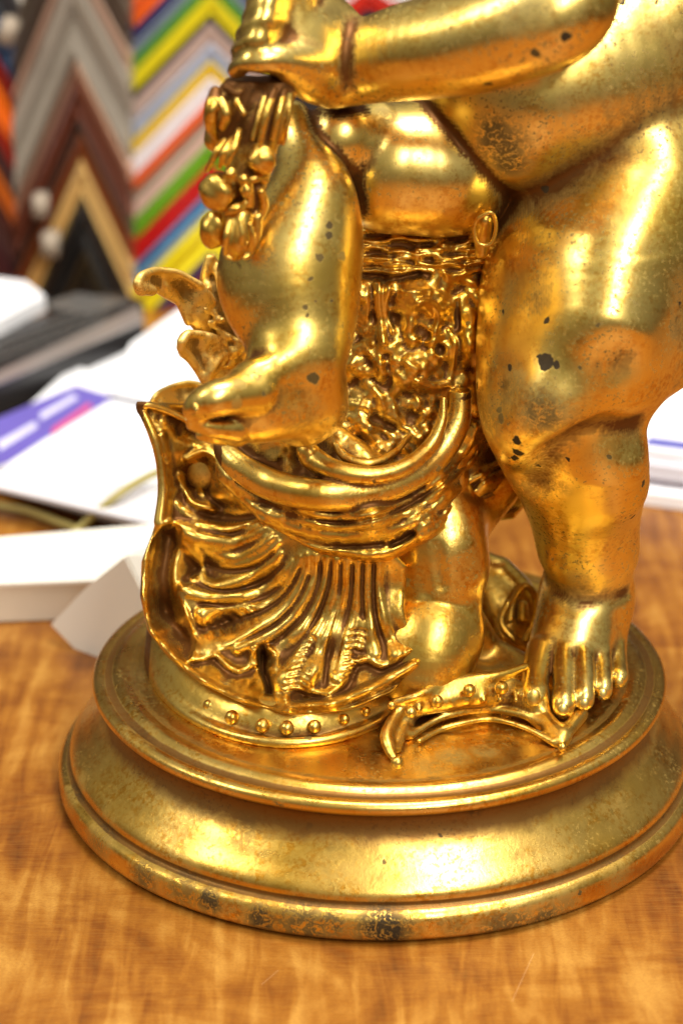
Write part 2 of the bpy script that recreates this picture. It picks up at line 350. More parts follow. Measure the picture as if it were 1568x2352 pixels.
from mathutils.bvhtree import BVHTree
def bvh_of(o): return BVHTree.FromPolygons([v.co[:] for v in o.data.vertices], [p.vertices[:] for p in o.data.polygons])
bvh = bvh_of(plinth_ob)
def hit(u, v):
    h_ = bvh.ray_cast(Vector(CAM), Vector(ray(u, v)).normalized()); return tuple(h_[0]) if h_[0] else tuple(at(u, v, -.02))
PP = [(700, 2130, 90, 1, 1), (880, 2140, 90, 1, 2), (600, 2110, 60, .9, 2), (1150, 2130, 80, .9, 1), (1250, 2110, 60, .8, 2), (480, 2070, 50, .9, 2), (230, 1920, 70, .7, 1), (330, 2010, 60, .9, 1), (420, 2040, 70, .8, 1), (540, 2085, 50, .6, 1), (660, 2110, 60, .9, 1), (760, 2120, 55, 1, 1), (850, 2125, 60, 1, 1), (930, 2130, 50, .9, 1), (1050, 2120, 50, .6, 1), (1190, 2120, 60, .9, 1), (1300, 2080, 50, .6, 1), (1420, 2000, 60, .5, 1), (180, 1820, 60, .7, 1),
      (640, 1845, 16, .9, 1), (560, 1838, 12, .9, 1), (735, 1868, 10, .9, 1), (1090, 1862, 22, .7, 1), (480, 1790, 14, .8, 1), (560, 1920, 60, .5, 1), (450, 1880, 50, .4, 1), (760, 2010, 90, .35, 1), (1040, 1740, 50, .5, 2), (1110, 1725, 40, .5, 2), (990, 1760, 60, .4, 1), (300, 1700, 80, .4, 1), (350, 1560, 60, .3, 1),
      (400, 1930, 90, .35, 2), (1250, 1960, 90, .35, 1), (1400, 1820, 80, .3, 1), (880, 1980, 8, .8, 0), (1330, 2050, 7, .9, 0), (1010, 1920, 6, .8, 0)]
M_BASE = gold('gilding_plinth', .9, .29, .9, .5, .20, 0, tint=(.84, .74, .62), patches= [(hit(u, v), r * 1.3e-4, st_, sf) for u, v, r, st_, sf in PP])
plinth_ob.data.materials.append(M_BASE)
# ---- figure
fig = Vol((-.075, -.084, .036), (.140, .055, .275), .00062)
def grp(strokes, k):
    g = fig.new()
    for s_ in strokes: g.stroke(s_, k)
    return g
torso = grp([[(1195, 205, .004, 226), (1330, 150, .012, 250), (1500, 70, .030, 300), (1570, -90, .045, 330)],
             [(1570, 260, .030, 250), (1580, 60, .035, 300)],
             [(1440, -20, .014, 150), (1600, -40, .016, 190)]], .012)
torso.stroke([(1330, 52, -.0235, 8), (1420, 40, -.018, 9), (1500, 44, -.017, 8), (1600, 30, -.016, 7)], .004, sub=True)
leg = grp([[(1570, 420, .036, 262), (1435, 540, .014, 290), (1372, 645, -.001, 264), (1326, 768, -.012, 226)],
           [(1335, 800, -.012, 195), (1262, 905, -.021, 166), (1278, 985, -.017, 158), (1330, 1085, -.009, 150), (1341, 1180, -.003, 128), (1352, 1275, .000, 104), (1347, 1345, .002, 92)]], .008)
leg.stroke([(1500, 420, -.008, 110), (1410, 600, -.022, 120), (1378, 730, -.032, 96)], .014)
leg.stroke([(1300, 820, -.034, 70), (1285, 870, -.034, 76)], .008)
leg.stroke([(1400, 1062, -.0255, 76), (1402, 1105, -.022, 74)], .011)
leg.stroke([(1205, 985, -.029, 50), (1215, 1000, -.028, 50)], .010)
leg.stroke([(1500, 740, -.006, 150)] * 2, .010)
leg.stroke([(1275, 905, -.036, 88), (1262, 930, -.035, 84)], .008)
leg.stroke([(1390, 760, -.030, 96), (1402, 830, -.0285, 104), (1385, 885, -.0275, 98)], .012)
leg.stroke([(1115, 900, -.0400, 30), (1160, 815, -.0480, 42), (1265, 768, -.0560, 46), (1370, 800, -.0570, 36), (1440, 850, -.050, 30)], .009, sub=True)
leg.stroke([(1450, 975, -.0330, 26), (1375, 1000, -.0405, 30), (1290, 1050, -.0410, 36), (1230, 1120, -.0345, 34)], .009, sub=True)
leg.stroke([(1385, 960, -.018, 58), (1390, 1000, -.014, 60)], .010)
leg.stroke([(1400, 860, -.024, 90), (1372, 950, -.026, 70), (1360, 1010, -.022, 84)], .008)
leg.stroke([(1300, 1268, -.006, 60), (1400, 1270, -.005, 50)], .006)
# foot with five toes
foot = grp([[(1308, 1368, .0, 60), (1272, 1450, -.010, 48), (1242, 1520, -.020, 34)], [(1340, 1366, -.002, 66), (1312, 1450, -.012, 48), (1292, 1520, -.022, 26)],
            [(1348, 1366, -.002, 66), (1338, 1450, -.012, 46), (1336, 1520, -.022, 24)], [(1360, 1366, .0, 64), (1370, 1450, -.010, 40), (1376, 1515, -.018, 23)],
            [(1392, 1372, .004, 56), (1404, 1450, -.004, 38), (1414, 1508, -.011, 24)], [(1345, 1410, .010, 86), (1348, 1340, .004, 84)], [(1300, 1380, .0, 50), (1380, 1390, .0, 60)]], .006)
leg.merge(foot, .0045)
toes = [[(1242, 1495, -.019, 34), (1228, 1560, -.030, 31), (1227, 1598, -.037, 33), (1228, 1610, -.038, 31)],
        [(1293, 1500, -.021, 27), (1294, 1570, -.033, 25), (1293, 1612, -.040, 26), (1293, 1628, -.041, 25)],
        [(1337, 1500, -.021, 25), (1341, 1560, -.032, 23), (1341, 1597, -.038, 24), (1341, 1610, -.039, 23)],
        [(1378, 1500, -.017, 24), (1382, 1545, -.026, 22), (1384, 1575, -.032, 22), (1384, 1588, -.033, 21)],
        [(1414, 1492, -.011, 23), (1419, 1530, -.018, 21), (1421, 1553, -.024, 20), (1419, 1562, -.025, 19)]]
for t in toes:
    g = fig.new(); g.stroke(t, .001); leg.merge(g, .0009)
for a, b in (((1266, 1495, -.029), (1262, 1600, -.043)), ((1316, 1500, -.031), (1317, 1605, -.045)), ((1359, 1498, -.030), (1363, 1580, -.041)), ((1397, 1485, -.024), (1403, 1550, -.035))):
    leg.stroke([(*a, 4), (*b, 5)], .0016, sub=True)
leg.stroke([(1258, 1362, -.0105, 5), (1300, 1382, -.0145, 6), (1350, 1388, -.0155, 6), (1410, 1378, -.0135, 5), (1445, 1362, -.007, 4)], .0045, sub=True)
# bent leg: thigh, knee roll, shin, foot
lth = grp([[(1100, 430, .012, 100), (1010, 392, .0, 152), (905, 388, -.004, 150)]], .004)
roll = grp([[(830, 330, -.008, 108), (780, 315, -.013, 88)], [(760, 340, -.010, 70), (800, 400, -.009, 56)]], .005)
shin = grp([[(672, 270, -.014, 44), (695, 350, -.020, 62), (712, 440, -.026, 98), (690, 540, -.0275, 142), (663, 635, -.030, 166), (682, 735, -.0365, 133), (703, 825, -.0445, 88), (705, 900, -.042, 78), (705, 925, -.038, 78)],
            [(700, 915, -.041, 84), (615, 922, -.049, 92), (550, 945, -.054, 66)], [(668, 800, -.046, 54), (605, 852, -.055, 44), (545, 895, -.060, 36)], [(742, 940, -.034, 42), (690, 955, -.036, 60)]], .007)
bt = fig.new(); bt.stroke([(585, 900, -.060, 42), (500, 914, -.067, 42), (462, 930, -.067, 37), (447, 944, -.067, 29)], .001); shin.merge(bt, .0025)
for t in ([(540, 985, -.060, 28), (478, 982, -.066, 20), (442, 974, -.066, 17)], [(545, 1000, -.056, 24), (492, 1002, -.062, 18), (462, 999, -.063, 15)]):
    g = fig.new(); g.stroke(t, .001); shin.merge(g, .0008)
shin.stroke([(436, 962, -.0695, 4), (500, 962, -.0715, 5), (560, 952, -.0715, 5), (600, 938, -.070, 3)], .002, sub=True)
shin.stroke([(455, 990, -.068, 3), (500, 993, -.068, 4), (540, 993, -.066, 3)], .001, sub=True)
shin.stroke([(576, 814, -.053, 6), (622, 795, -.0575, 6), (672, 786, -.0590, 5)], .005, sub=True)
# arm and gripping hand
arm = grp([[(1335, -120, -.030, 120), (1318, -30, -.040, 104), (1290, 20, -.044, 98)], [(1300, 10, -.044, 100), (1225, 50, -.044, 118), (1080, 95, -.037, 121), (930, 120, -.028, 109), (822, 148, -.020, 92)]], .008)
hand = grp([[(770, 140, -.019, 84), (705, 98, -.025, 96), (660, 60, -.028, 86), (650, 0, -.026, 82)], [(760, 60, -.016, 60), (700, 10, -.014, 70)], [(760, 190, -.024, 52), (700, 176, -.032, 48), (650, 160, -.038, 36)]], .008)
arm.merge(hand, .003)
for t in ([(720, 150, -.032, 52), (640, 138, -.042, 38), (575, 143, -.044, 31), (542, 160, -.039, 24)], [(660, 76, -.028, 34), (602, 86, -.043, 25), (564, 102, -.042, 21), (544, 118, -.036, 19)], [(662, 36, -.028, 32), (612, 44, -.042, 24), (574, 62, -.040, 20), (554, 80, -.035, 18)],
          [(666, -2, -.028, 32), (620, 6, -.040, 24), (586, 24, -.038, 20), (569, 42, -.034, 17)], [(656, -42, -.034, 33), (624, -32, -.039, 24), (594, -12, -.037, 20), (580, 8, -.033, 17)]):
    g = fig.new(); g.stroke(t, .001); arm.merge(g, .0022)
for p in (((602, 80), (560, 106), (528, 130)), ((612, 38), (575, 60), (540, 86)), ((620, 0), (590, 20), (562, 40))):
    arm.stroke([(*p[0], -.048, 4), (*p[1], -.0465, 5), (*p[2], -.040, 5)], .0012, sub=True)
arm.stroke([(560, 190, -.046, 12), (620, 190, -.040, 16), (680, 212, -.030, 12)], .003, sub=True)
torso.stroke([(1500, 345, -.000, 110), (1600, 340, .006, 130)], .008); torso.merge(leg, .006); torso.merge(lth, .0016); shin.merge(roll, .0012); torso.merge(shin, .0012); torso.merge(arm, .0012)
# fold line beside the knee roll, and under the belly
torso.stroke([(962, 232, -.0285, 5), (1000, 300, -.0275, 5), (1050, 380, -.0265, 6), (1105, 432, -.026, 7), (1160, 442, -.0270, 6), (1260, 420, -.0260, 6), (1360, 385, -.0230, 5), (1440, 352, -.019, 3)], .002, sub=True)
torso.stroke([(832, 290, -.0265, 5), (826, 350, -.026, 5), (824, 420, -.023, 5), (836, 500, -.018, 5)], .002, sub=True)
fig.f = torso.f
figure = fig.mesh('figure', None, statue, 1, wob=((.020, .00035), (.006, .00004)), label='gilded nude child figure, one leg standing, one bent, hand gripping a fruit swag')
del torso, leg, foot, lth, roll, shin, arm, hand, bt, g
bvh = bvh_of(figure)
PT = [(1150, 335, 85, 1, 1), (1135, 300, 55, 1, 1), (1170, 375, 62, 1, 1), (1155, 340, 45, .8, 2), (1120, 960, 70, .5, 1), (1300, 960, 80, .35, 1), (1252, 832, 19, 1, 0), (1275, 838, 9, 1, 0), (1240, 820, 8, 1, 0), (1245, 945, 85, .75, 2), (1230, 925, 50, .6, 2), (1186, 1012, 12, 1, 0), (1188, 1040, 14, 1, 0), (1181, 1052, 9, 1, 0), (1195, 35, 55, .7, 1), (1240, 25, 40, .7, 1), (1297, 85, 14, 1, 0), (1230, 122, 12, .9, 0),
      (756, 518, 10, .95, 0), (753, 541, 9, .95, 0), (733, 588, 11, .9, 0), (784, 590, 11, .6, 0), (714, 640, 7, .9, 0), (727, 690, 5, .9, 0), (700, 706, 6, .9, 0), (762, 690, 6, .9, 0), (704, 722, 4, .9, 0), (719, 868, 14, .9, 0), (632, 838, 16, .6, 2), (585, 862, 30, .7, 2), (548, 880, 17, .6, 0), (545, 925, 15, .4, 0), (607, 905, 6, .9, 0),
      (1400, 1050, 7, .9, 0), (1330, 845, 6, .9, 0), (1145, 940, 10, .8, 0), (1150, 960, 12, .8, 0), (1370, 745, 6, .9, 0), (1560, 78, 14, .3, 0), (890, 262, 42, .55, 2), (1150, 1230, 20, .3, 2), (1290, 1120, 30, .4, 1), (1330, 1330, 40, .3, 2), (1180, 890, 60, .55, 1), (1210, 1130, 70, .5, 1), (640, 600, 50, .35, 1), (700, 950, 60, .4, 1)]
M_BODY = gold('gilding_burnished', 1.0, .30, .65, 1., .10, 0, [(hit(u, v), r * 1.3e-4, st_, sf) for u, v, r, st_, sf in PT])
figure.data.materials.append(M_BODY)
def blob(name, mat, parent, c, r, axis=(0, 0, 1), sc=(1, 1, 1), seg=24, bumps=0, **k):
    bm = bmesh.new(); bmesh.ops.create_uvsphere(bm, u_segments=seg, v_segments=seg // 2, radius=1)
    q = Vector((0, 0, 1)).rotation_difference(Vector(axis).normalized()).to_matrix()
    for v in bm.verts:
        p = Vector((v.co.x * sc[0], v.co.y * sc[1], v.co.z * sc[2]))
        if bumps:
            p *= 1 + bumps * (math.sin(3 * v.co.x + 5 * v.co.y + c[0] * 900) * .6 + math.sin(6 * v.co.z + 4 * v.co.x + c[2] * 700) * .4)
        v.co = q @ (p * r) + Vector(c)
    o = from_bm(name, bm, mat, parent, **k)
    a_ = o.data.attributes.new('carving', 'FLOAT', 'POINT'); a_.data.foreach_set('value', [.62] * len(o.data.vertices)); return o
for (u, v, y, r) in ((1224, 1603, -.0415, 17), (1292, 1630, -.0435, 12), (1341, 1616, -.0405, 11), (1383, 1594, -.0345, 10), (1421, 1566, -.0262, 9)):
    w = at(u, v, y - .0012); rr = r * mpp(w); blob('toenail', M_BODY, figure, w, rr, (0, -1, .35), (1, 1.25, .35), 20)
w = at(447, 935, -.0708); blob('toenail', M_BODY, figure, w, 14 * mpp(w), (-.7, -.6, .3), (.8, 1.1, .4), 20)

# ---- garland of fruit below the hand
gv = Vol((-.055, -.070, .14), (-.010, .0, .232), .0004)
gv.stroke([(640, 190, -.036, 48), (600, 290, -.040, 50), (570, 390, -.042, 52), (545, 480, -.043, 46), (530, 540, -.043, 34)], .003)
gv.stroke([(560, 195, -.036, 40), (520, 250, -.038, 40), (500, 320, -.038, 32)], .003)
for s_ in ([(630, 205, -.0455, 9), (612, 260, -.050, 9), (598, 325, -.050, 8)], [(652, 208, -.044, 9), (640, 260, -.048, 9), (626, 318, -.048, 8)], [(668, 215, -.040, 8), (662, 270, -.042, 8), (650, 330, -.042, 6)],
           [(610, 215, -.044, 7), (594, 270, -.047, 7), (580, 320, -.048, 6)],
           [(549, 300, -.047, 9), (538, 340, -.051, 9), (522, 378, -.051, 7)], [(516, 322, -.046, 8), (497, 350, -.048, 9), (476, 392, -.047, 7)], [(532, 318, -.048, 7), (512, 350, -.051, 8), (505, 385, -.050, 6)],
           [(495, 212, -.044, 15), (486, 250, -.047, 17), (484, 290, -.046, 14), (498, 318, -.044, 7)], [(508, 230, -.047, 10), (520, 262, -.049, 12), (512, 292, -.047, 10)],
           [(560, 412, -.051, 14), (572, 440, -.050, 12), (575, 470, -.049, 10)], [(600, 440, -.047, 10), (606, 470, -.046, 12), (600, 495, -.045, 9)], [(585, 410, -.050, 10), (610, 405, -.047, 9)],
           [(590, 500, -.046, 12), (588, 540, -.046, 13), (575, 580, -.046, 9)], [(520, 200, -.042, 10), (545, 215, -.046, 9), (560, 205, -.045, 7)], [(545, 235, -.047, 9), (560, 260, -.048, 8)], [(560, 470, -.050, 10), (540, 480, -.052, 12), (520, 490, -.050, 8)]):
    gv.stroke(s_, .0010)
gv.stroke([(540, 212, -.052, 16), (575, 205, -.052, 14)], .003, sub=True)
gv.stroke([(505, 308, -.056, 8), (508, 330, -.056, 6)], .002, sub=True)
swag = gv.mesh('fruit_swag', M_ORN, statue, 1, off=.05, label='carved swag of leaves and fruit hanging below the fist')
for (u, v, y, r, sc) in ((600, 366, -.0485, 35, (1, 1, 1.05)), (504, 440, -.048, 46, (1, .95, 1)), (530, 398, -.054, 13, (1, 1, 1)), (490, 528, -.045, 34, (.95, .9, 1.3)), (606, 412, -.046, 12, (1, 1, 1)), (566, 438, -.052, 14, (1, 1, 1.2))):
    w = at(u, v, y); blob('fruit', M_ORN, swag, w, r * mpp(w), (.1, -.1, 1), sc, 32, .09)
pv = Vol((-.05, -.068, .165), (-.018, -.035, .210), .0004)
pv.stroke([(552, 500, -.048, 30), (545, 550, -.050, 33), (540, 572, -.049, 28)], .002)
for a in ([(528, 510, -.056, 7), (520, 545, -.058, 8), (518, 585, -.056, 6)], [(552, 505, -.057, 8), (556, 545, -.058, 8), (548, 585, -.056, 6)], [(574, 515, -.054, 7), (580, 550, -.054, 8), (572, 585, -.052, 6)], [(520, 590, -.054, 6), (545, 598, -.055, 6), (570, 590, -.053, 6)]): pv.stroke(a, .0012)
pv.stroke([(545, 582, -.058, 12), (548, 606, -.056, 12)], .002, sub=True)
pv.mesh('seed_pod', M_ORN, swag, 1)

# ---- rocky stump with carved moss texture
H = .00040
st = Vol((-.02, -.055, .034), (.072, .052, .200), .00044)
Yst = depth([(840, 500, -.002), (960, 500, -.004), (1110, 500, .002), (840, 600, -.004), (960, 600, -.006), (1110, 600, .0), (840, 700, -.008), (950, 700, -.012), (1080, 700, -.004), (800, 850, -.010), (930, 850, -.014), (1070, 850, -.006), (800, 1000, -.012), (900, 1010, -.012), (1050, 960, -.008), (860, 1090, -.020), (1000, 1090, -.014)])
st_poly = [(815, 480), (1150, 480), (1130, 640), (1105, 850), (1115, 1010), (1060, 1090), (900, 1120), (740, 1080), (735, 960), (770, 780), (800, 650)]
hs = HM().noise(60, .0012, 3).noise(30, .0008, 5)
def inside(poly, u, v):
    ok = False
    for (x0, y0), (x1, y1) in zip(poly, poly[1:] + poly[:1]):
        if (y0 > v) != (y1 > v) and u < (x1 - x0) * (v - y0) / (y1 - y0 + 1e-9) + x0: ok = not ok
    return ok
moss = [(830, 640), (1100, 640), (1080, 850), (1060, 920), (1010, 970), (900, 1050), (790, 1020), (785, 880)]
for i in range(620):
    u, v = rng.uniform(780, 1100), rng.uniform(630, 1050)
    if not inside(moss, u, v): continue
    if i % 11 == 0: hs.groove([(u, v), (u + rng.uniform(-7, 7), v + rng.uniform(-7, 7))], rng.uniform(5, 10), None, 1.2)
    else: hs.ridge([(u, v), (u + rng.uniform(-4, 4), v + rng.uniform(-4, 4))], rng.uniform(8, 18), None, .8)
for p, r, h_ in (([(865, 650), (872, 720), (880, 790)], 13, .003), ([(893, 660), (884, 710), (902, 760)], 10, .0025), ([(845, 660), (842, 730)], 9, .002), ([(830, 790), (860, 830), (880, 870)], 9, .002), ([(930, 668), (985, 670)], 12, .002),
              ([(950, 705), (980, 690), (1008, 720), (1000, 765)], 10, .0022), ([(1030, 640), (1085, 650)], 13, .002), ([(1058, 690), (1080, 760), (1076, 820)], 24, .003), ([(1030, 760), (1045, 800), (1035, 870)], 11, .002), ([(870, 830), (880, 860)], 14, .003),
              ([(840, 880), (870, 905), (880, 940)], 13, .0022), ([(960, 880), (1000, 890), (1030, 880)], 15, .0025), ([(930, 830), (960, 850)], 13, .002)): hs.ridge(p, r, h_, .7)
for p, r, h_ in (([(932, 925), (942, 955)], 28, .0026), ([(960, 760), (975, 770)], 16, .0022), ([(1010, 800), (1012, 805)], 13, .003), ([(860, 965), (900, 980)], 14, .0025), ([(830, 1010), (850, 1030)], 18, .0025), ([(1010, 930), (1035, 950)], 12, .003), ([(1050, 690), (1052, 760)], 4, .002), ([(830, 632), (900, 640), (960, 630)], 10, .002)): hs.groove(p, r, h_, .8)
for v0 in (508, 532, 556, 574, 592, 608, 624):
    for sg in range(5):
        x0 = 830 + sg * 58 + rng.uniform(-14, 14); dv_ = rng.uniform(-5, 5); hs.ridge([(x0, v0 + dv_), (x0 + 30, v0 + dv_ + rng.uniform(-7, 7)), (x0 + 62, v0 + dv_ + rng.uniform(-5, 5))], [4, rng.uniform(6, 9), 4], rng.uniform(.0012, .0026), .7)
st.relief(st_poly, Yst, .030, .002, .004, hm=hs)
st.stroke([(965, 460, .034, 150), (960, 900, .032, 160), (980, 1150, .022, 130)], .006)
st.stroke([(740, 1000, .004, 60), (760, 1060, .0, 60)], .006)
# seed capsule beside the groin
st.stroke([(1112, 505, -.010, 20), (1108, 540, -.008, 20), (1105, 580, -.008, 16)], .002)
st.stroke([(1098, 500, -.0145, 6), (1128, 488, -.0145, 6), (1138, 522, -.014, 6), (1126, 560, -.014, 6), (1096, 558, -.014, 6), (1088, 522, -.014, 6), (1098, 500, -.0145, 6)], .001)
# lower trunk running down to the plinth
st.stroke([(995, 1190, -.008, 118), (1000, 1300, -.014, 108), (996, 1400, -.018, 108), (985, 1480, -.026, 112), (975, 1545, -.032, 84)], .010)
st.stroke([(900, 1300, -.006, 90), (890, 1400, -.012, 80), (900, 1500, -.022, 90)], .010)
st.stroke([(1060, 1440, -.006, 60), (1110, 1500, -.006, 50), (1180, 1530, -.010, 40), (1230, 1560, -.014, 40)], .006)
st.stroke([(1050, 1180, .0, 80), (1120, 1120, .004, 70), (1170, 1080, .006, 50)], .006)
st.stroke([(1030, 1250, -.018, 60), (1050, 1300, -.018, 50)], .010)
for a in ([(932, 1270, -.030, 9), (936, 1330, -.0305, 9), (942, 1375, -.030, 4)], [(965, 1270, -.0290, 10), (968, 1330, -.0300, 9), (974, 1365, -.030, 4)], [(1000, 1260, -.0290, 8), (1006, 1310, -.0295, 7), (1014, 1345, -.030, 3)], [(905, 1300, -.026, 8), (902, 1400, -.026, 8)]): st.stroke(a, .003, sub=True)
st.stroke([(1080, 1400, -.024, 10), (1085, 1460, -.026, 14), (1060, 1520, -.030, 12)], .006)
st.stroke([(1000, 1560, -.020, 70), (1090, 1575, -.020, 50), (1190, 1580, -.018, 50), (1260, 1600, -.020, 40)], .006)
# back rocaille seen between trunk and standing leg
st.stroke([(1100, 1300, .030, 40), (1130, 1370, .030, 70), (1160, 1450, .026, 70)], .004)
st.stroke([(1150, 1310, .028, 30), (1195, 1370, .026, 36), (1195, 1450, .024, 40), (1170, 1500, .02, 40)], .004)
st.stroke([(1170, 1425, .014, 9), (1178, 1380, .016, 9), (1205, 1345, .016, 9), (1228, 1370, .016, 9), (1228, 1420, .015, 9), (1205, 1470, .012, 9)], .0012)
st.stroke([(1165, 1385, .012, 9), (1150, 1430, .010, 9), (1185, 1475, .008, 10), (1215, 1495, .008, 10)], .0012)
st.stroke([(1200, 1390, .018, 12), (1200, 1420, .016, 14)], .001)
stump = st.mesh('stump', M_ORN, statue, 1, off=-.05, curv=.0018, label='rough tree stump support with knobbly carved bark')

# ---- scroll and folds the foot rests on
dv = Vol((-.050, -.066, .060), (.062, .030, .135), H)
Yd = depth([(480, 1020, -.012), (560, 1130, -.022), (640, 1210, -.030), (700, 1040, -.020), (720, 1170, -.036), (850, 1190, -.042), (850, 1285, -.036), (960, 1220, -.034), (1000, 1120, -.028), (1070, 1000, -.014), (1060, 880, -.010), (1100, 1100, -.014), (1190, 1110, .0), (1140, 1040, -.004), (850, 1100, -.028), (930, 960, -.012), (1200, 1170, .002)])
def band(pts, k=.0012, dY=0, **kw): dv.stroke(pts, k, Y=Yd, dY=dY, **kw)
hd = HM().noise(40, .0003, 11).noise(14, .0002, 12)
folds = [([(560, 1150), (640, 1195), (700, 1222), (800, 1236), (900, 1222), (1000, 1165), (1090, 1100), (1150, 1056)], [7, 12, 14, 12, 8]), ([(590, 1190), (680, 1243), (770, 1268), (860, 1277), (920, 1258), (980, 1205), (1070, 1146), (1160, 1104)], [8, 13, 15, 13, 10]),
         ([(590, 1170), (690, 1202), (800, 1212), (900, 1194), (990, 1145), (1075, 1070), (1125, 1010)], [7, 12, 13, 10]), ([(484, 1028), (500, 1070), (560, 1128), (660, 1172), (770, 1188), (880, 1174), (985, 1122), (1075, 1030), (1104, 950)], [7, 9, 11, 10, 7]),
         ([(960, 1240), (1040, 1192), (1110, 1165), (1190, 1150)], [10, 14, 16, 14]), ([(1010, 1190), (1090, 1135), (1170, 1090)], [7, 12, 10]), ([(1000, 1215), (1080, 1165), (1180, 1125)], [8, 13, 12]), ([(1090, 1050), (1130, 1010), (1160, 990)], 10)]
for p, r in folds: hd.ridge(p, r, None, .75)
for p in ([(620, 1208), (720, 1250), (800, 1256), (880, 1250)], [(600, 1155), (760, 1200), (880, 1184), (985, 1130), (1090, 1040)], [(1000, 1190), (1080, 1120), (1150, 1070)], [(1020, 1205), (1100, 1150), (1180, 1110)]): hd.groove(p, 4, .0014)
hd.groove([(900, 1250), (925, 1240), (948, 1226)], 7, .003); hd.groove([(1010, 1140), (1080, 1075), (1120, 1010)], 3.5, .0012)
dv.relief([(470, 1000), (520, 960), (760, 960), (900, 1060), (960, 1070), (1050, 1000), (1080, 950), (1150, 1000), (1215, 1150), (1180, 1192), (1060, 1205), (965, 1250), (900, 1290), (850, 1296), (740, 1276), (600, 1200), (500, 1100)], lambda u, v: Yd(u, v) + .0028, .024, .002, .003, hm=hd)
band([(506, 1020, 24), (545, 1068, 32), (620, 1112, 38), (720, 1136, 38), (820, 1136, 36), (920, 1108, 34), (1000, 1052, 32), (1046, 980, 30), (1056, 910, 26), (1046, 868, 18)], .0022, -.0005, fy=1.25)
band([(520, 1080, 4), (620, 1146, 4), (720, 1172, 4), (820, 1172, 4), (930, 1142, 4), (1018, 1080, 4), (1080, 985, 4)], .001, -.0045, sub=True)
band([(706, 1036, 26), (722, 1056, 29), (770, 1080, 25), (850, 1092, 22), (925, 1074, 19), (985, 1026, 17), (1014, 966, 13), (1018, 915, 8)], .0012, -.0045)
band([(770, 1020, 8), (796, 1052, 12), (850, 1064, 12), (905, 1040, 9), (940, 1000, 6)], .001, .0)
dv.mesh('scroll', M_ORN, statue, 1, off=.0, curv=.0022, label='broad C-scroll with draped folds under the raised foot')

# ---- ribbed shell
sv = Vol((-.074, -.074, .036), (.028, .030, .128), .00036)
def zp(x, y): return x * .4341 + 286, y * .4341 + 1089
Ysh = depth([(300, 930, .004), (345, 1000, .0), (440, 960, .010), (368, 1130, -.004), (450, 1100, .008), (358, 1205, -.008), (500, 1180, -.002), (560, 1130, -.012), (325, 1290, -.016), (325, 1390, -.024), (380, 1400, -.012), (345, 1460, -.034), (400, 1515, -.038), (470, 1568, -.046), (560, 1608, -.052), (660, 1632, -.055), (760, 1630, -.053), (850, 1600, -.050), (950, 1545, -.044),
             (470, 1300, -.006), (520, 1250, -.010), (430, 1440, -.018), (520, 1420, -.014), (600, 1350, -.016), (560, 1500, -.030), (640, 1480, -.028), (640, 1260, -.020), (720, 1300, -.026), (720, 1400, -.028), (760, 1480, -.034), (720, 1560, -.042), (640, 1570, -.040), (800, 1300, -.030), (820, 1400, -.030), (900, 1330, -.028), (900, 1450, -.032), (930, 1520, -.038)])
sh_poly = [(300, 930), (340, 922), (470, 930), (560, 1050), (700, 1200), (900, 1260), (935, 1300), (930, 1400), (960, 1500), (965, 1530), (900, 1590), (800, 1632), (680, 1645), (560, 1618), (460, 1570), (385, 1510), (340, 1450), (322, 1370), (325, 1290), (350, 1225), (362, 1180), (368, 1120), (362, 1060), (345, 1000), (325, 960)]
def zl_(pts): return [zp(*p) for p in pts]
hh = HM().noise(40, .00022, 21).noise(14, .00007, 22)
fan = [(345, 985), (420, 978), (480, 962), (540, 1015), (600, 1045), (660, 1022), (690, 945), (735, 915), (795, 960), (800, 1040), (768, 1110), (775, 1195), (850, 1192), (880, 1150), (930, 1140), (1000, 1158), (1080, 1165), (1160, 1110), (1190, 1050), (1215, 1005), (1280, 985), (1360, 1020), (1440, 1000), (1520, 935), (1560, 700), (1560, 250), (200, 250), (320, 400), (400, 500), (300, 600), (310, 760), (370, 880)]
hh.plateau(zl_(fan), .0029, 9)
def hr(pts, r, H=None, p=.75): hh.ridge(zl_(pts), r, H, p)
def hg(pts, r, H=.0012, p=1.): hh.groove(zl_(pts), r, H, p)
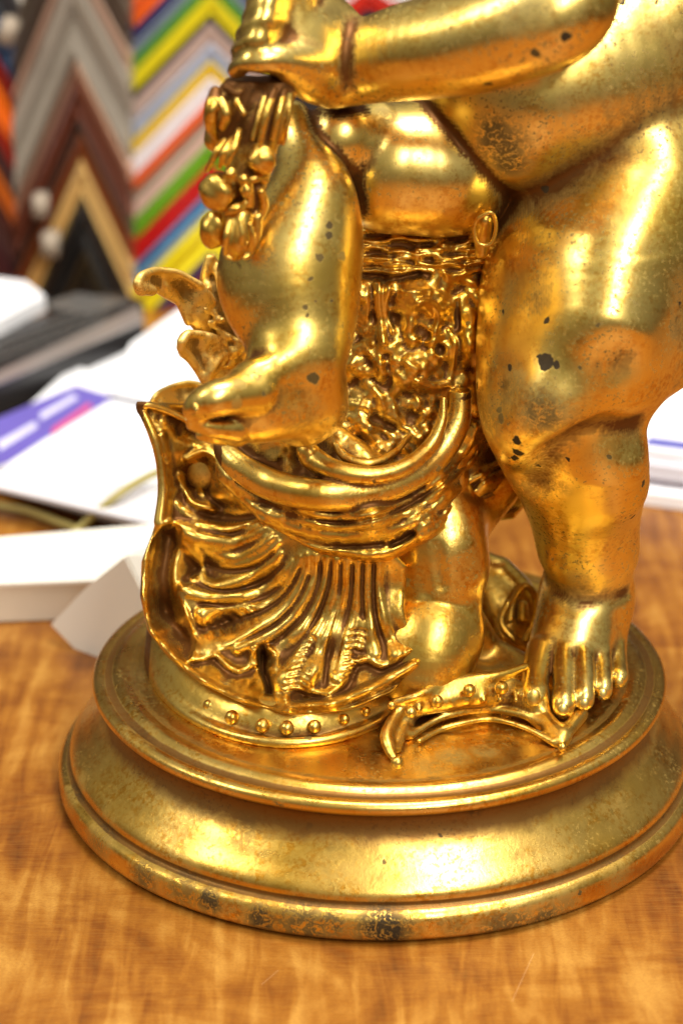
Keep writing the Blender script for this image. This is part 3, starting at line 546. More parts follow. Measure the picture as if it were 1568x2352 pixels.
ribs = [([(250, 120), (350, 215), (470, 268), (600, 285), (730, 225)], [8, 12, 13, 10, 8]), ([(470, 165), (560, 205), (660, 200), (730, 150)], [6, 9, 8]), ([(500, 100), (590, 140), (690, 120)], 11), ([(290, 290), (420, 345), (540, 372), (640, 345), (740, 285)], [18, 26, 24, 14, 8]),
        ([(430, 410), (560, 440), (690, 405), (790, 330)], [12, 18, 12, 8]), ([(520, 480), (640, 470), (740, 430), (815, 360)], [8, 11, 9, 7]),
        ([(370, 380), (410, 450), (420, 535), (480, 582), (620, 562), (750, 505), (825, 420)], [9, 9, 11, 15, 15, 11, 8]), ([(310, 610), (420, 640), (560, 660), (710, 628), (820, 560), (885, 460)], [14, 18, 18, 13, 8]),
        ([(420, 750), (560, 725), (700, 690), (820, 620), (890, 530), (925, 440)], [26, 24, 16, 11, 8]), ([(440, 900), (560, 850), (700, 800), (820, 725), (910, 610), (955, 520), (965, 430)], [30, 30, 20, 14, 10, 8]), ([(600, 925), (700, 880), (800, 835), (890, 745), (960, 640), (1003, 530), (1010, 430)], [16, 16, 14, 11, 9, 8]),
        ([(820, 930), (940, 815), (1010, 700), (1055, 570), (1065, 440)], [20, 17, 13, 10, 8]), ([(850, 1100), (900, 980), (980, 870), (1060, 740), (1108, 600), (1118, 450)], [30, 26, 18, 14, 10, 8]), ([(960, 1090), (1000, 1000), (1060, 880), (1110, 760), (1158, 620), (1172, 450)], [26, 24, 16, 13, 10, 8]),
        ([(1140, 1060), (1155, 960), (1190, 830), (1220, 700), (1232, 560), (1236, 450)], [26, 24, 18, 13, 10, 8]), ([(1320, 940), (1300, 800), (1285, 690), (1285, 560), (1290, 450)], [20, 16, 13, 11, 9]), ([(1440, 960), (1400, 850), (1365, 750), (1345, 600), (1350, 470)], [22, 16, 14, 12, 10]), ([(1240, 900), (1250, 780), (1250, 640)], [18, 12, 6])]
for p, r in ribs: hr(p, r)
for p in ([(330, 560), (480, 615), (600, 612), (740, 562), (840, 480)], [(400, 690), (560, 695), (720, 662), (840, 592)], [(640, 760), (780, 700), (880, 600), (928, 500)], [(600, 895), (700, 848), (820, 778), (920, 670), (978, 540)], [(840, 860), (955, 745), (1025, 600), (1038, 470)],
          [(830, 1010), (960, 855), (1037, 720), (1082, 580), (1092, 460)], [(1060, 1120), (1075, 960), (1100, 830), (1136, 690), (1146, 470)], [(1110, 1040), (1135, 920), (1168, 800), (1200, 650), (1206, 480)], [(1262, 760), (1258, 620), (1262, 480)], [(1350, 860), (1330, 780), (1318, 640), (1318, 480)], [(400, 300), (560, 320), (680, 255)], [(430, 475), (560, 515), (690, 490), (790, 420)]): hg(p, [5, 5, 4], .0011)
for i in range(8):
    t = i / 7; x = 700 - 300 * t; y = 735 + 130 * t; hg([(x - 46, y - 34), (x, y), (x + 8, y + 46 - 4 * i)], 3.6, .0011)
for i in range(10):
    t = i / 9; x0 = 955 - 130 * t; y0 = 860 + 285 * t; w = 50 + 80 * t; hg([(x0, y0 + 14), (x0 + w * .6, y0), (x0 + w, y0 + 30)], 3.6, .0012)
for i in range(8):
    t = i / 7; x0 = 1190 - 50 * t; y0 = 825 + 240 * t; w = 90 - 15 * t; hg([(x0, y0 + 8), (x0 + w * .6, y0), (x0 + w, y0 + 16)], 3.4, .0011)
hr([(345, 985), (420, 975), (480, 960), (540, 1015), (600, 1045), (660, 1022), (690, 955)], 9, .0016, .6); hr([(850, 1190), (880, 1150), (930, 1140), (1000, 1158), (1080, 1165), (1160, 1110), (1190, 1050), (1215, 1005), (1280, 985), (1360, 1020), (1440, 1000), (1520, 935)], 9, .0017, .6)
hr([(690, 940), (685, 1000)], 13, .003, .6); hr([(765, 930), (795, 970), (785, 1030)], 12, .003, .6); hg([(732, 950), (735, 1040), (765, 1120), (772, 1200)], 8, .0045)
hr([(300, 590), (300, 680), (350, 790), (370, 880), (350, 980)], 9, .0018)
hg([(250, 310), (205, 480), (205, 640), (240, 790), (310, 920)], 26, .0040, .8)
rimz = [(190, 270), (130, 340), (104, 450), (98, 600), (115, 740), (160, 860), (225, 925), (335, 1040), (450, 1118), (600, 1190), (750, 1240), (900, 1266), (1100, 1266), (1300, 1205), (1500, 1115)]
hr(rimz, [12, 14, 15, 15, 13, 12, 11, 11], .0040, .55); hr([(870, 1232), (960, 1222), (1100, 1212), (1300, 1135), (1420, 1070), (1540, 995)], [7, 12, 14, 15, 18, 14], .0050, .55)
for i in range(26):
    u = rng.uniform(365, 520); v = rng.uniform(945, 1165); a = rng.uniform(0, 3.14); (hh.ridge if i % 2 else hh.groove)([(u, v), (u + 16 * math.cos(a), v + 16 * math.sin(a))], rng.uniform(7, 14), rng.uniform(.0005, .0010), 1.)
for p, r in (([(430, 1055), (470, 1038), (512, 1072)], 9), ([(415, 1090), (440, 1150), (490, 1172)], 9), ([(515, 1085), (545, 1135), (560, 1160)], 14), ([(372, 1000), (384, 1080), (386, 1170), (384, 1215)], 12)): hh.ridge(p, r, .002, .7)
hh.groove([(520, 1105), (548, 1112), (570, 1125)], 12, .003); hh.groove([(470, 1100), (480, 1140), (510, 1165)], 9, .002)
sv.relief(sh_poly, lambda u, v: Ysh(u, v) + .0015, .018, .002, .002, hm=hh)
def rib(pts, r, k=.0009, dY=-.0006, z=True, **kw):
    n = len(pts); P = [(*zp(*p), 0) for p in pts] if z else [(*p, 0) for p in pts]
    R = r if isinstance(r, (list, tuple)) else [r] * n
    sv.stroke([(p[0], p[1], R[i]) for i, p in enumerate(P)], k, Y=Ysh, dY=dY, **kw)
# leaf tip at the top and knobbly ridges beside it
rib([(302, 932), (326, 945), (352, 1000), (368, 1060), (374, 1130), (366, 1200)], [7, 10, 11, 11, 12, 13], .001, -.001, z=False)
rib([(300, 930), (335, 930), (400, 950), (470, 990)], [6, 8, 9, 8], .001, -.001, z=False)
shell = sv.mesh('shell', M_ORN, statue, 2, off=-.02, curv=.0020, label='ribbed shell cartouche with scalloped edge and worn rim')
# ---- beaded foot strip under the shell
fv = Vol((-.074, -.082, .034), (.068, .020, .066), .0004)
lip = [(352, 1470), (352, 1530), (378, 1590), (430, 1640), (510, 1680), (600, 1702), (690, 1706), (780, 1692), (860, 1662), (905, 1632)]
def on(u, v, r, dz=.0015): w = onz(u, v, .040 + dz); return (*w, r * mpp(w))
fv.tube([on(u, v, 13) for u, v in lip], .001)
fv.tube([on(u + (640 - u) * .05, v - 30, 34) for u, v in lip], .003)
fv.tube([on(u + (640 - u) * .12, v - 60, 50, .004) for u, v in lip], .004)
# ridge, arches and horn right of the shell
fv.tube([on(*p) for p in ((905, 1612, 8, .010), (960, 1596, 9, .012), (1010, 1570, 9, .013), (1080, 1556, 10, .013), (1140, 1550, 10, .013), (1205, 1532, 10, .013))], .001)
fv.tube([on(*p) for p in ((930, 1630, 24, .006), (1000, 1610, 28, .008), (1080, 1595, 32, .008), (1160, 1595, 34, .006), (1230, 1610, 34, .006))], .004)
fv.tube([on(*p) for p in ((945, 1690, 8, .001), (985, 1662, 9, .002), (1034, 1642, 9, .003), (1121, 1630, 9, .003), (1194, 1640, 9, .003), (1240, 1660, 8, .002))], .001)
fv.tube([on(*p) for p in ((962, 1702, 6, .001), (1010, 1676, 7, .001), (1056, 1662, 7, .002), (1129, 1652, 7, .002), (1207, 1672, 7, .002), (1270, 1706, 8, .001))], .001)
fv.tube([on(*p) for p in ((930, 1622, 8, .008), (903, 1650, 13, .006), (887, 1690, 15, .004), (894, 1722, 13, .002), (905, 1742, 9, .001))], .0015)
fv.tube([on(*p) for p in ((940, 1640, 18, .003), (920, 1690, 14, .002), (912, 1720, 10, .001))], .003)
fv.tube([on(*p) for p in ((1235, 1640, 26, .002), (1275, 1680, 20, .002), (1290, 1700, 12, .001))], .003); fv.tube([on(*p) for p in ((1330, 1640, 20, .002), (1300, 1685, 14, .002), (1290, 1706, 10, .001))], .003)
for u in range(960, 1200, 37):
    v = 1625 - 30 * math.sin((u - 930) / 290 * 2.2); fv.tube([on(u, v - 12, 5, .010), on(u + 2, v + 12, 6, .008)], .001)
strip = fv.mesh('foot_strip', M_ORN, statue, 1, off=.0, curv=.002, label='beaded ridge and arched scroll lying on the plinth')
for (u, v, r, dz) in ((427, 1562, 10, .004), (449, 1588, 13, .004), (483, 1621, 17, .004), (533, 1648, 17, .004), (603, 1667, 17, .004), (659, 1672, 17, .004), (722, 1669, 16, .004), (790, 1652, 13, .004), (840, 1634, 11, .004),
                      (943, 1636, 13, .009), (1003, 1611, 15, .0105), (1077, 1586, 15, .0115), (1151, 1580, 16, .0105), (899, 1620, 10, .010), (912, 1752, 15, .002), (1290, 1716, 11, .002)):
    w = onz(u, v, .040 + dz + .0012); blob('bead', M_ORN, strip, w, r * mpp(w), (0, 0, 1), (1, 1, 1.05), 20, .03)

# ---- acanthus leaves rising behind the raised foot
def leaf(poly, ctrl, th, strokes, subs=(), label=None, amp=.0003):
    P = np.array(poly); a = np.array([at(u, v, y) for (u, v) in (P.min(0) - 30, P.max(0) + 30) for y in (-.02, .05)])
    vol = Vol(a.min(0), a.max(0), .00045); Yf = depth(ctrl); vol.relief(poly, lambda u, v: Yf(u, v) - .0012, th, .001, .002, hm=HM().noise(22, amp, 31).noise(9, amp * .4, 32))
    for s_ in strokes: vol.stroke(s_, .001, Y=Yf, dY=-.001)
    for s_ in subs: vol.stroke(s_, .0015, Y=Yf, dY=-.0015, sub=True)
    return vol.mesh('leaf', M_LEAF, statue, 1, curv=.002, label=label)
leaf([(306, 655), (318, 628), (350, 614), (420, 622), (475, 655), (520, 720), (560, 780), (540, 800), (470, 790), (440, 752), (424, 735), (405, 700), (375, 684), (350, 668), (345, 676), (322, 676)],
     [(320, 650, -.006), (370, 640, .006), (430, 660, .012), (440, 730, .010), (520, 740, .018)], .008,
     [[(325, 664, 15), (318, 650, 13), (328, 632, 10), (362, 622, 9), (410, 628, 8), (460, 655, 8)], [(325, 664, 14), (350, 668, 12)], [(380, 655, 7), (410, 690, 8), (432, 740, 9)]], [[(352, 642, 8), (368, 652, 6), (372, 668, 4)]], label='curled acanthus leaf with a rolled tip')
leaf([(406, 800), (412, 770), (430, 757), (470, 760), (520, 775), (575, 780), (575, 800), (520, 835), (480, 885), (462, 880), (450, 850), (432, 830), (412, 818)],
     [(415, 790, .0), (450, 790, .008), (470, 870, .006), (550, 790, .016)], .009,
     [[(418, 785, 12), (432, 768, 10), (460, 768, 8)], [(416, 800, 10), (432, 818, 10), (452, 845, 10), (468, 874, 8)], [(478, 878, 7), (492, 846, 7), (530, 810, 7), (574, 782, 6)]], [[(430, 795, 3), (452, 812, 3), (468, 850, 3)], [(560, 800, 7), (520, 832, 10), (495, 866, 6)]], label='small folded leaf above the raised toes')
leaf([(462, 620), (474, 584), (492, 582), (520, 630), (600, 740), (640, 820), (580, 850), (500, 850), (465, 790), (446, 740), (452, 680)],
     [(480, 600, .018), (500, 700, .014), (560, 780, .014)], .010,
     [[(480, 592, 8), (474, 640, 9), (490, 690, 10)], [(495, 620, 6), (505, 680, 9), (530, 740, 9)], [(470, 700, 9), (500, 730, 9), (510, 770, 8)], [(520, 690, 8), (545, 730, 9), (560, 770, 8)], [(485, 745, 7), (530, 770, 8)]], [[(488, 640, 4), (500, 690, 6), (525, 750, 5)], [(505, 745, 6), (540, 765, 6)]], label='knobbly upright leaf close behind the calf', amp=.0016)
leaf([(343, 930), (352, 910), (385, 890), (430, 876), (470, 884), (520, 900), (540, 960), (470, 960), (400, 950)], [(350, 925, .010), (430, 880, .022), (500, 920, .020)], .006,
     [[(348, 925, 6), (362, 904, 6), (400, 886, 6), (440, 879, 6), (480, 890, 6)]], label='rounded leaf edge behind the shell tip')
tv = Vol((-.075, -.035, .07), (.03, .06, .19), .0006)                 # stem that carries the leaves out of the stump
tv.stroke([(760, 980, .016, 70), (640, 930, .020, 60), (560, 880, .018, 44), (520, 800, .020, 32), (500, 700, .022, 22)], .004)
tv.stroke([(560, 880, .018, 36), (490, 850, .014, 24), (470, 810, .012, 16)], .004); tv.stroke([(560, 900, .018, 40), (480, 930, .016, 34), (440, 990, .014, 34), (470, 1080, .010, 50)], .004)
tv.stroke([(510, 760, .020, 20), (450, 700, .015, 12), (420, 660, .014, 10)], .003)
tv.mesh('stem', M_LEAF, statue, 1)
del st, gv, pv, dv, sv, fv, fig, tv

# ================================================================ BACKGROUND
def boxm(bm, c, s, M=None, bev=0):
    r = bmesh.ops.create_cube(bm, size=1); vs = r['verts']
    for v in vs: v.co = Vector((v.co.x * s[0] + c[0], v.co.y * s[1] + c[1], v.co.z * s[2] + c[2]))
    if M is not None:
        for v in vs: v.co = M @ v.co
    if bev:
        es = list({e for v in vs for e in v.link_edges}); bmesh.ops.bevel(bm, geom=es, offset=bev, segments=2, affect='EDGES')
def box_obj(name, c, s, mat, parent=None, bev=.0005, rz=0, **k):
    bm = bmesh.new(); boxm(bm, (0, 0, 0), s, None, bev); me = bpy.data.meshes.new(name); bm.to_mesh(me); bm.free()
    o = link(name, me, mat, None, **k); o.location = c; o.rotation_euler = (0, 0, rz)
    if parent is not None: o.parent = parent
    return o
# --- table top
m, n, l, b = nt('figured_wood'); g = n.new('ShaderNodeNewGeometry'); P = g.outputs['Position']
def mapped(rz, sc):
    mp = n.new('ShaderNodeMapping'); mp.inputs['Rotation'].default_value = (0, 0, rz); mp.inputs['Scale'].default_value = sc; l.new(P, mp.inputs[0]); return mp.outputs[0]
fig_ = noise(n, l, mapped(math.radians(-32), (150, 22, 1)), 1.0, 3, .5, .9)        # ripple figure across the grain
fig2 = noise(n, l, mapped(math.radians(-64), (60, 9, 1)), 1.0, 3, .5, 1.6)
blot = noise(n, l, mapped(math.radians(-15), (16, 24, 1)), 1.0, 4, .6, 1.4)
grain = noise(n, l, mapped(math.radians(-10), (90, 1500, 1)), 1.0, 5, .65, .3)
pore = noise(n, l, mapped(math.radians(-22), (900, 2800, 1)), 1.0, 3, .6)
mx = math_(n, l, 'ADD', math_(n, l, 'ADD', math_(n, l, 'MULTIPLY', fig_, .30), math_(n, l, 'MULTIPLY', fig2, .28)), math_(n, l, 'MULTIPLY', blot, .42))
base = ramp(n, l, mx, [(.37, (.085, .020, .002)), (.45, (.18, .052, .004)), (.52, (.27, .098, .010)), (.62, (.42, .20, .035))])
base = mix(n, l, math_(n, l, 'MULTIPLY', ramp(n, l, grain, [(.42, 0), (.58, 1)]), .10), base, (.55, .29, .06))
base = mix(n, l, math_(n, l, 'MULTIPLY', ramp(n, l, pore, [(.42, 1), (.50, 0)]), .30), base, (.16, .050, .008))
for a_, b_ in (((1225, 2190), (1175, 2300)), ((600, 2262), (640, 2228))):       # thin scratches in the varnish
    A, B = onz(*a_, 0), onz(*b_, 0); d_ = (B - A)[:2]; L_ = float(np.hypot(*d_)); t_ = d_ / L_
    def dotp(vx, vy, c_):
        vm = n.new('ShaderNodeVectorMath'); vm.operation = 'DOT_PRODUCT'; l.new(P, vm.inputs[0]); vm.inputs[1].default_value = (vx, vy, 0); return math_(n, l, 'SUBTRACT', vm.outputs['Value'], c_)
    al = dotp(t_[0], t_[1], float(A[:2] @ t_)); ac = dotp(-t_[1], t_[0], float(A[0] * -t_[1] + A[1] * t_[0]))
    k_ = math_(n, l, 'MULTIPLY', math_(n, l, 'LESS_THAN', math_(n, l, 'ABSOLUTE', ac, 0), .00006), math_(n, l, 'MULTIPLY', math_(n, l, 'GREATER_THAN', al, 0), math_(n, l, 'LESS_THAN', al, L_)))
    base = mix(n, l, math_(n, l, 'MULTIPLY', k_, .35), base, (.70, .50, .28))
l.new(base, b.inputs['Base Color']); b.inputs['Roughness'].default_value = .38; b.inputs['Specular IOR Level'].default_value = .3; b.inputs['Coat Weight'].default_value = .06; b.inputs['Coat Roughness'].default_value = .15
bp = n.new('ShaderNodeBump'); bp.inputs['Strength'].default_value = .15; bp.inputs['Distance'].default_value = .0005; l.new(grain, bp.inputs['Height']); l.new(bp.outputs[0], b.inputs['Normal'])
M_WOOD = m
box_obj('table_top', (0.05, -.14, -.015), (1.3, 1.28, .03), M_WOOD, None, .003, kind='structure')

# --- wall board behind
M_WALL = plain('dark_display_board', (.045, .03, .025), .7)
box_obj('wall', (0.1, .60, .05), (1.6, .02, 1.2), M_WALL, None, .001, kind='structure')

# --- picture-frame corner samples (chevrons)
def mk(c, rough=.35): return plain('moulding_paint_%02d' % len(bpy.data.materials), tuple(x * 1.05 for x in c), rough, 0, .2, 300, .15)
def wpt(u, v, plane):
    """intersection of the pixel ray with a vertical plane through p0 with yaw a"""
    p0, a = plane; nrm = np.array([math.sin(a), -math.cos(a), 0]); d = ray(u, v); t = ((np.array(p0) - CAM) @ nrm) / (d @ nrm); return CAM + d * t
def chevron(apex, left, right, wid, col, plane, label, group, thick=.012, off=0., lip=None):
    """one corner sample: two mitred moulding lengths meeting at the apex; wid = vertical width in pixels"""
    p0, a = plane; nrm = np.array([math.sin(a), -math.cos(a), 0])
    A = wpt(*apex, plane); root = empty('frame_corner_sample', A + nrm * off, 0, label=label, cat='frame sample', group=group); mat = mk(col)
    for e_ in (left, right):
        if e_ is None: continue
        E = wpt(*e_, plane); A2 = wpt(apex[0], apex[1] + wid, plane); E2 = E + (A2 - A)
        bm = bmesh.new(); prof_ = [(0, 0), (0, .75), (.12, 1), (.34, .92), (.5, .62), (.66, .70), (.88, .86), (1, .6), (1, 0)]
        rows = []
        for base_, base2 in ((A, A2), (E, E2)):
            rows.append([bm.verts.new(Vector(base_ + (base2 - base_) * s_ + nrm * (off + thick * h_)) - Vector(A + nrm * off)) for s_, h_ in prof_])
        for i in range(len(prof_)):
            j = (i + 1) % len(prof_); bm.faces.new((rows[0][i], rows[0][j], rows[1][j], rows[1][i]))
        bm.faces.new(rows[0]); bm.faces.new(rows[1][::-1]); bmesh.ops.recalc_face_normals(bm, faces=bm.faces[:])
        me = bpy.data.meshes.new('rail'); bm.to_mesh(me); bm.free(); o = link('rail', me, mat); o.parent = root
# centre-left column, turned away from the camera (steep chevrons)
pl2 = ((-.21, .50, 0), math.radians(-8))
def col2(v, w, c, name, off=0.):
    u = 183 + v * .052                                           # apex drifts right as it goes down
    chevron((u, v), (45 + max(0, v) * .03, v + 330), (308 + max(0, v) * .02, v + 245), w, c, pl2, name, 'frame corner samples in the narrow column', off=off)
c2 = [(-290, 80, (.11, .08, .055), 'dark brown frame corner, highest in the muted column'), (-210, 75, (.075, .05, .035), 'brown frame corner above the pink edged one'), (-135, 50, (.46, .30, .22), 'dusty pink frame corner near the top of the muted column'),
      (-85, 213, (.235, .205, .165), 'broad grey frame corner in the muted column'), (128, 32, (.50, .30, .20), 'salmon frame corner under the broad grey one'), (160, 100, (.12, .032, .016), 'deep maroon frame corner below the salmon one'), (260, 28, (.075, .055, .045), 'thin charcoal frame corner inside the maroon one'),
      (288, 59, (.20, .050, .014), 'rust brown frame corner above the gold one'), (347, 87, (.60, .38, .13), 'golden yellow frame corner between rust and black ones'), (434, 120, (.014, .012, .011), 'black frame corner directly under the golden one'), (554, 60, (.040, .028, .014), 'dark olive frame corner under the black one'),
      (614, 60, (.018, .013, .011), 'near-black frame corner behind the laptop'), (674, 70, (.030, .018, .012), 'lowest very dark frame corner behind the laptop')]
for i, (v, w, c, nm) in enumerate(c2): col2(v, w, c, nm, .0004 * i)
# right column, bright colours, faces the camera
pl3 = ((-.12, .50, 0), math.radians(4))
def col3(v, w, c, name, right=True, off=0.):
    chevron((483, v), (300, v + 188), (650, v + 170) if right else None, w, c, pl3, name, 'frame corner samples in the bright column', off=off)
c3 = [(-255, 60, (.50, .03, .012), 'bright red frame corner at the very top of the bright column'), (-195, 78, (.80, .13, .015), 'orange frame corner at the top left of the bright column'), (-117, 28, (.055, .05, .20), 'navy frame corner under the orange one'), (-89, 32, (.28, .33, .44), 'slate blue frame corner in the bright column'),
      (-57, 32, (.13, .38, .06), 'green frame corner above the thick yellow one'), (-25, 48, (.80, .70, .02), 'thick bright yellow frame corner near the fist'), (23, 16, (.06, .04, .025), 'thin dark frame corner under the thick yellow one'), (39, 48, (.56, .42, .36), 'pale rose frame corner beside the wrist'),
      (87, 42, (.44, .48, .60), 'light steel blue frame corner below the rose one'), (129, 34, (.85, .60, .03), 'amber yellow frame corner above the white one'), (163, 54, (.80, .77, .80), 'broad white frame corner in the bright column'), (217, 32, (.85, .15, .02), 'vivid orange frame corner below the white one'),
      (249, 18, (.36, .32, .22), 'khaki frame corner under the vivid orange one'), (267, 44, (.70, .50, .42), 'broad peach frame corner above the green one'), (311, 50, (.17, .40, .02), 'grass green frame corner left of the swag'), (361, 58, (.55, .010, .010), 'crimson frame corner left of the lowest fruit'),
      (419, 28, (.02, .26, .52), 'cyan blue frame corner beneath the crimson one'), (447, 20, (.44, .55, .66), 'pale grey blue frame corner beneath the cyan one'), (467, 96, (.80, .66, .01), 'lemon yellow frame corner behind the curled leaf'), (563, 34, (.09, .05, .14), 'dark violet frame corner at the bottom of the bright column'), (597, 70, (.32, .04, .03), 'brick red frame corner, lowest of the bright column')]
for i, (v, w, c, nm) in enumerate(c3): col3(v, w, c, nm, True, .0003 * i)
# left column: only the right halves show
pl1 = ((-.24, .50, 0), math.radians(0))
def col1(v, w, c, name, off=0.):
    chevron((-120, v), (-260, v + 240), (62, v + 330), w, c, pl1, name, 'frame corner samples at the left edge', off=off)
c1 = [(-420, 120, (.55, .50, .42), 'cream frame corner in the upper left corner'), (-300, 110, (.03, .03, .035), 'black frame corner at the upper left edge'), (-190, 90, (.04, .075, .15), 'dark blue frame corner at the left edge'), (-100, 60, (.25, .02, .015), 'dark red frame corner above the orange one on the left'),
      (-40, 90, (.85, .17, .01), 'glowing orange frame corner at the left edge'), (52, 40, (.45, .04, .02), 'red frame corner beneath the orange one on the left'), (95, 60, (.07, .03, .03), 'dark plum frame corner at the left edge'), (158, 60, (.55, .13, .015), 'burnt orange frame corner at the left edge'),
      (222, 110, (.055, .015, .012), 'blackish brown frame corner at the left edge'), (335, 120, (.05, .012, .014), 'dark wine frame corner, lowest at the left edge')]
for i, (v, w, c, nm) in enumerate(c1): col1(v, w, c, nm, .0003 * i)
# pale corner pieces between the two left columns
for i, (u, v, s_, nm) in enumerate(((20, 70, 34, 'cream plug end of a frame rail in the upper left'), (95, 470, 30, 'small cream painted block between the left columns'), (118, 560, 34, 'lower cream painted block just above the laptop'))):
    w = at(u, v, .475); bm = bmesh.new(); q = s_ * mpp(w); boxm(bm, (0, 0, 0), (q * 1.1, .012, q * 1.7), Matrix.Rotation(.4 if i == 0 else 0, 4, 'Y'), q * .1)
    o = from_bm('frame_end_block', bm, mk((.30, .24, .18), .8), label=nm, cat='block', group='pale blocks between sample columns'); o.location = w

pl4 = ((.0, .50, 0), math.radians(4))
for v, w, c, nm in ((-75, 42, (.75, .73, .72), 'white frame corner seen above the forearm'), (-33, 44, (.62, .03, .015), 'scarlet frame corner seen between fist and forearm'), (11, 90, (.015, .012, .02), 'black frame corner tucked under the scarlet one by the forearm')):
    chevron((842, v), (700, v + 110), (1010, v + 105), w, c, pl4, nm, 'frame corner samples behind the arm')
# --- things on the table, left
def slab(name, corners, z0, z1, mat, parent=None, **k):
    """closed sheet / block from table-plane corners"""
    bm = bmesh.new(); c = np.mean(corners, 0); lo = [bm.verts.new((x - c[0], y - c[1], 0)) for x, y in corners]; hi = [bm.verts.new((x - c[0], y - c[1], z1 - z0)) for x, y in corners]
    bm.faces.new(lo[::-1]); bm.faces.new(hi)
    N = len(corners)
    for i in range(N): bm.faces.new((lo[i], lo[(i + 1) % N], hi[(i + 1) % N], hi[i]))
    bmesh.ops.recalc_face_normals(bm, faces=bm.faces[:])
    o = from_bm(name, bm, mat, smooth=False, **k); o.location = (c[0], c[1], z0)
    if parent is not None: o.parent = parent; o.location = Vector(o.location) - parent.location
    return o
def px(pts, z): return [tuple(onz(u, v, z)[:2]) for u, v in pts]
M_PAPER = plain('white_paper', (.85, .85, .88), .6, 0, 0, 100, .02); M_CARD = plain('white_card', (.80, .76, .68), .6, 0, 0, 60, .04); M_CREAM = plain('cream_box_side', (.70, .62, .50), .6)
M_PURP = plain('purple_print', (.13, .10, .42), .5, vary=.15); M_RED = plain('red_print', (.62, .08, .22), .5); M_LIL = plain('lilac_print', (.62, .60, .82), .5); M_PINK = plain('pink_print', (.85, .55, .60), .5); M_GREY = plain('grey_print', (.70, .71, .80), .5)
M_BLK = plain('black_plastic', (.020, .018, .018), .35); M_DKG = plain('dark_grey_plastic', (.10, .095, .09), .3); M_SILV = plain('brushed_silver', (.42, .38, .36), .32, .6); M_CORD = plain('olive_gold_cord', (.40, .33, .10), .5)
M_BRN = plain('brown_board', (.17, .09, .05), .6)
# clipboard / pad with printed magazine on top
boardz = .006
bo = slab('paper_pad', px([(-60, 1075), (180, 835), (520, 700), (760, 900), (520, 1240), (355, 1195)], .010), .0035, .010, M_PAPER, label='white pad of papers on the table behind the shell', cat='paper pad')
bb = slab('clipboard', px([(-60, 1100), (190, 850), (300, 860), (600, 1150), (470, 1240), (355, 1222)], .003), .0005, .003, M_BRN, label='brown board lying under the white paper pad', cat='board')
mg = slab('magazine', px([(-80, 1065), (170, 838), (400, 915), (370, 1110), (250, 1110), (60, 1068)], .0125), .0105, .0125, M_PAPER, label='printed leaflet with a purple banner on top of the white pad', cat='leaflet')
def pr_(nm, pts, mat, z=.0128): slab(nm, px(pts, z), z - .0001, z, mat, mg)
pr_('printed_banner', [(-60, 1085), (-40, 975), (175, 885), (265, 912), (100, 1010), (20, 1062)], M_PURP)
pr_('printed_line', [(120, 1000), (120, 985), (205, 925), (212, 935)], M_RED, .0131)
pr_('printed_line', [(95, 965), (92, 950), (170, 905), (180, 914)], M_LIL, .0131); pr_('printed_line', [(0, 1035), (-5, 1015), (80, 968), (88, 980)], M_LIL, .0131)
for k_, (a, bq) in enumerate((((80, 1045), (180, 980)), ((110, 1052), (260, 965)), ((150, 1062), (260, 1000)))): pr_('printed_line', [(a[0], a[1] + 5), a, bq, (bq[0] + 4, bq[1] + 5)], M_GREY)
for r_ in range(9):
    for c_ in range(5):
        if rng.random() < .25: continue
        u0_ = 120 + r_ * 16 + c_ * 26; v0_ = 1060 - c_ * 13.5 + r_ * 5; L_ = rng.uniform(12, 22); pr_('printed_line', [(u0_, v0_ + 2.2), (u0_ - 1, v0_), (u0_ + L_, v0_ - L_ * .52), (u0_ + L_ + 1, v0_ - L_ * .52 + 2.2)], M_GREY, .0127)
pr_('printed_line', [(215, 1098), (212, 1088), (345, 1000), (352, 1010)], M_PINK)
lp2 = slab('sheet', px([(300, 790), (420, 705), (560, 660), (760, 900), (520, 960), (250, 900)], .0165), .0155, .0165, M_PAPER, label='white sheets fanned out behind the curled leaves', cat='paper')
# thin glossy plate edge below the leaflet
slab('acrylic_sheet', px([(-80, 1100), (60, 1068), (360, 1125), (420, 1200), (355, 1205), (0, 1120)], .0150), .0135, .0150, plain('clear_edge', (.72, .70, .74), .15), label='pale glossy plastic sheet in front of the leaflet', cat='plastic sheet')
# cord
def cord(pts, r, nm, label):
    bm = bmesh.new(); V = Vol.curve(None, [(*onz(u, v, z), 0) for u, v, z in pts], 8)[:, :3]; rings = []
    for i, p in enumerate(V):
        t = Vector(V[min(i + 1, len(V) - 1)] - V[max(i - 1, 0)]).normalized(); s_ = t.cross(Vector((0, 0, 1))).normalized(); q = s_.cross(t)
        rings.append([bm.verts.new(Vector(p - V[0]) + (s_ * math.cos(a) + q * math.sin(a)) * r) for a in np.linspace(0, 6.283, 9)[:-1]])
    for a, b_ in zip(rings[:-1], rings[1:]):
        for i in range(8): bm.faces.new((a[i], a[(i + 1) % 8], b_[(i + 1) % 8], b_[i]))
    bm.faces.new(rings[0][::-1]); bm.faces.new(rings[-1]); o = from_bm(nm, bm, M_CORD, label=label, cat='cord'); o.location = V[0]
cord([(-60, 1140, .004), (0, 1160, .004), (70, 1175, .004), (150, 1205, .004), (200, 1225, .004), (230, 1250, .003)], .0017, 'cord', 'olive cord curving across the left edge of the table')
cord([(150, 1250, .003), (185, 1212, .006), (260, 1145, .018), (330, 1100, .020), (420, 1060, .019), (520, 1020, .018)], .0017, 'cord', 'olive cord crossing diagonally over the white pad')
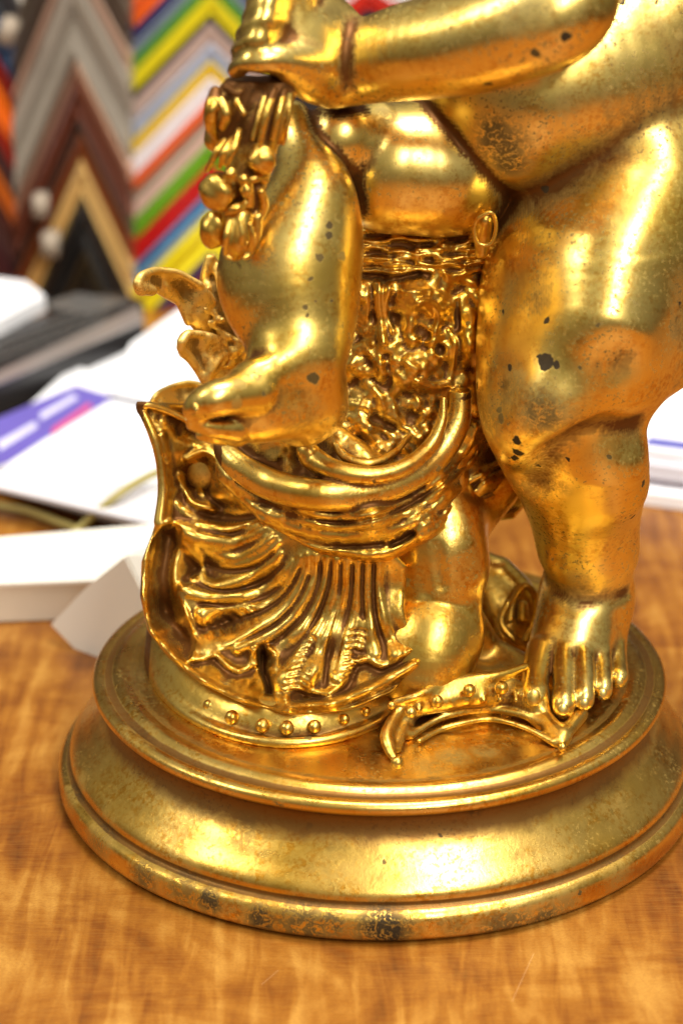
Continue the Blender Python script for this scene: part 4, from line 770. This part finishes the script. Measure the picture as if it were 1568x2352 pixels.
# long white box
wb = empty('white_box', (0, 0, 0), label='long white box lying across the left side of the table', cat='box')
q = px([(-80, 1345), (340, 1330), (400, 1200), (-60, 1240)], .016); fl = px([(-80, 1345), (340, 1330)], .016)
slab('lid', q, .0150, .0162, plain('box_lid_white', (.84, .80, .72), .5, vary=.02), wb); slab('box_side', [(q[0][0] + .0, q[0][1] + .001), (q[1][0] - .001, q[1][1] + .001), (q[2][0] - .001, q[2][1] - .001), (q[3][0], q[3][1] - .001)], .0005, .0149, M_CREAM, wb)
# folded white carton
fc = empty('folded_carton', (0, 0, 0), label='folded white card scrap propped between white box and plinth', cat='card')
A_ = onz(122, 1435, .001); B_ = onz(205, 1540, .001)
def face(nm, pts, th, mat, parent):
    bm = bmesh.new(); P_ = [Vector(p) for p in pts]; nr = (P_[1] - P_[0]).cross(P_[2] - P_[0]).normalized() * th
    a = [bm.verts.new(p) for p in P_]; b_ = [bm.verts.new(p + nr) for p in P_]; bm.faces.new(a[::-1]); bm.faces.new(b_)
    for i in range(len(P_)): bm.faces.new((a[i], a[(i + 1) % len(P_)], b_[(i + 1) % len(P_)], b_[i]))
    bmesh.ops.recalc_face_normals(bm, faces=bm.faces[:]); return from_bm(nm, bm, mat, smooth=False, parent=parent)
def cp(u, v): return at(u, v, .097 - .00013 * (u - 122))
face('front_panel', [cp(122, 1432), cp(215, 1528), cp(330, 1528), cp(345, 1390), cp(325, 1345), cp(290, 1278), cp(200, 1350)], .001, M_CARD, fc)
T2 = cp(290, 1278); T3 = cp(345, 1390); face('side_panel', [T2, T3, T3 + np.array([.03, .03, .004]), T2 + np.array([.025, .03, .0])], .001, M_CARD, fc)
# laptop: dark slab with keys and silver edge
lt = empty('laptop', onz(110, 780, 0), 0, label='dark open keyboard device with silver front edge on the left', cat='laptop')
zl = .022
q = px([(-120, 800), (250, 670), (330, 690), (330, 735), (-60, 905)], zl); slab('body', q, .004, zl, M_BLK, lt)
slab('front_edge', px([(-60, 905), (-60, 880), (320, 702), (330, 735)], zl + .0012), zl + .0003, zl + .0012, M_SILV, lt)
slab('hinge_strip', px([(90, 700), (180, 672), (300, 690), (200, 722)], zl + .002), zl + .0003, zl + .002, M_DKG, lt)
for i in range(9):
    for j in range(3):
        u = -30 + i * 30 + j * 14; v = 815 - i * 11 - j * 24 + 20
        if u > 235: continue
        kq = px([(u, v), (u + 23, v - 9), (u + 33, v - 19), (u + 11, v - 10)], zl + .0022); slab('key', kq, zl + .0003, zl + .0022, M_DKG, lt)
slab('paper_stack', px([(-140, 780), (-60, 640), (60, 655), (105, 690), (60, 712), (0, 745)], .028), .0225, .030, M_PAPER, label='white papers lying on the back corner of the dark laptop', cat='paper')
# --- right: stacks of booklets
def R_(pts, z): return px(pts, z)
slab('booklet', R_([(1380, 1118), (1700, 1160), (1700, 1020), (1380, 990)], .006), .0005, .006, M_PAPER, label='lowest white booklet at the right edge behind the calf', cat='booklet', group='booklets stacked at the right')
slab('booklet', R_([(1385, 1072), (1700, 1110), (1700, 980), (1400, 960)], .0095), .0062, .0095, plain('wine_cover', (.42, .10, .12), .5), label='thin wine red booklet in the middle of the right stack', cat='booklet', group='booklets stacked at the right')
slab('booklet', R_([(1390, 1052), (1700, 1095), (1700, 900), (1400, 930)], .016), .0097, .016, plain('grey_pages', (.62, .60, .66), .6), label='thick grey edged booklet on the right stack', cat='booklet', group='booklets stacked at the right')
tb = slab('booklet', R_([(1390, 1020), (1700, 1060), (1700, 900), (1400, 900)], .021), .0162, .021, plain('white_pages', (.80, .79, .84), .6), label='top white booklet with a dark blue stripe beside the knee', cat='booklet', group='booklets stacked at the right')
slab('printed_stripe', R_([(1480, 1020), (1700, 1048), (1700, 1030), (1490, 1004)], .0213), .0211, .0213, plain('blue_print', (.07, .07, .36), .5), tb)
slab('paper_sheet', R_([(1380, 945), (1760, 985), (1760, 640), (1380, 700)], .0235), .0215, .0235, plain('cream_sheet', (.84, .80, .74), .6), label='large cream sheet behind the standing knee', cat='paper')
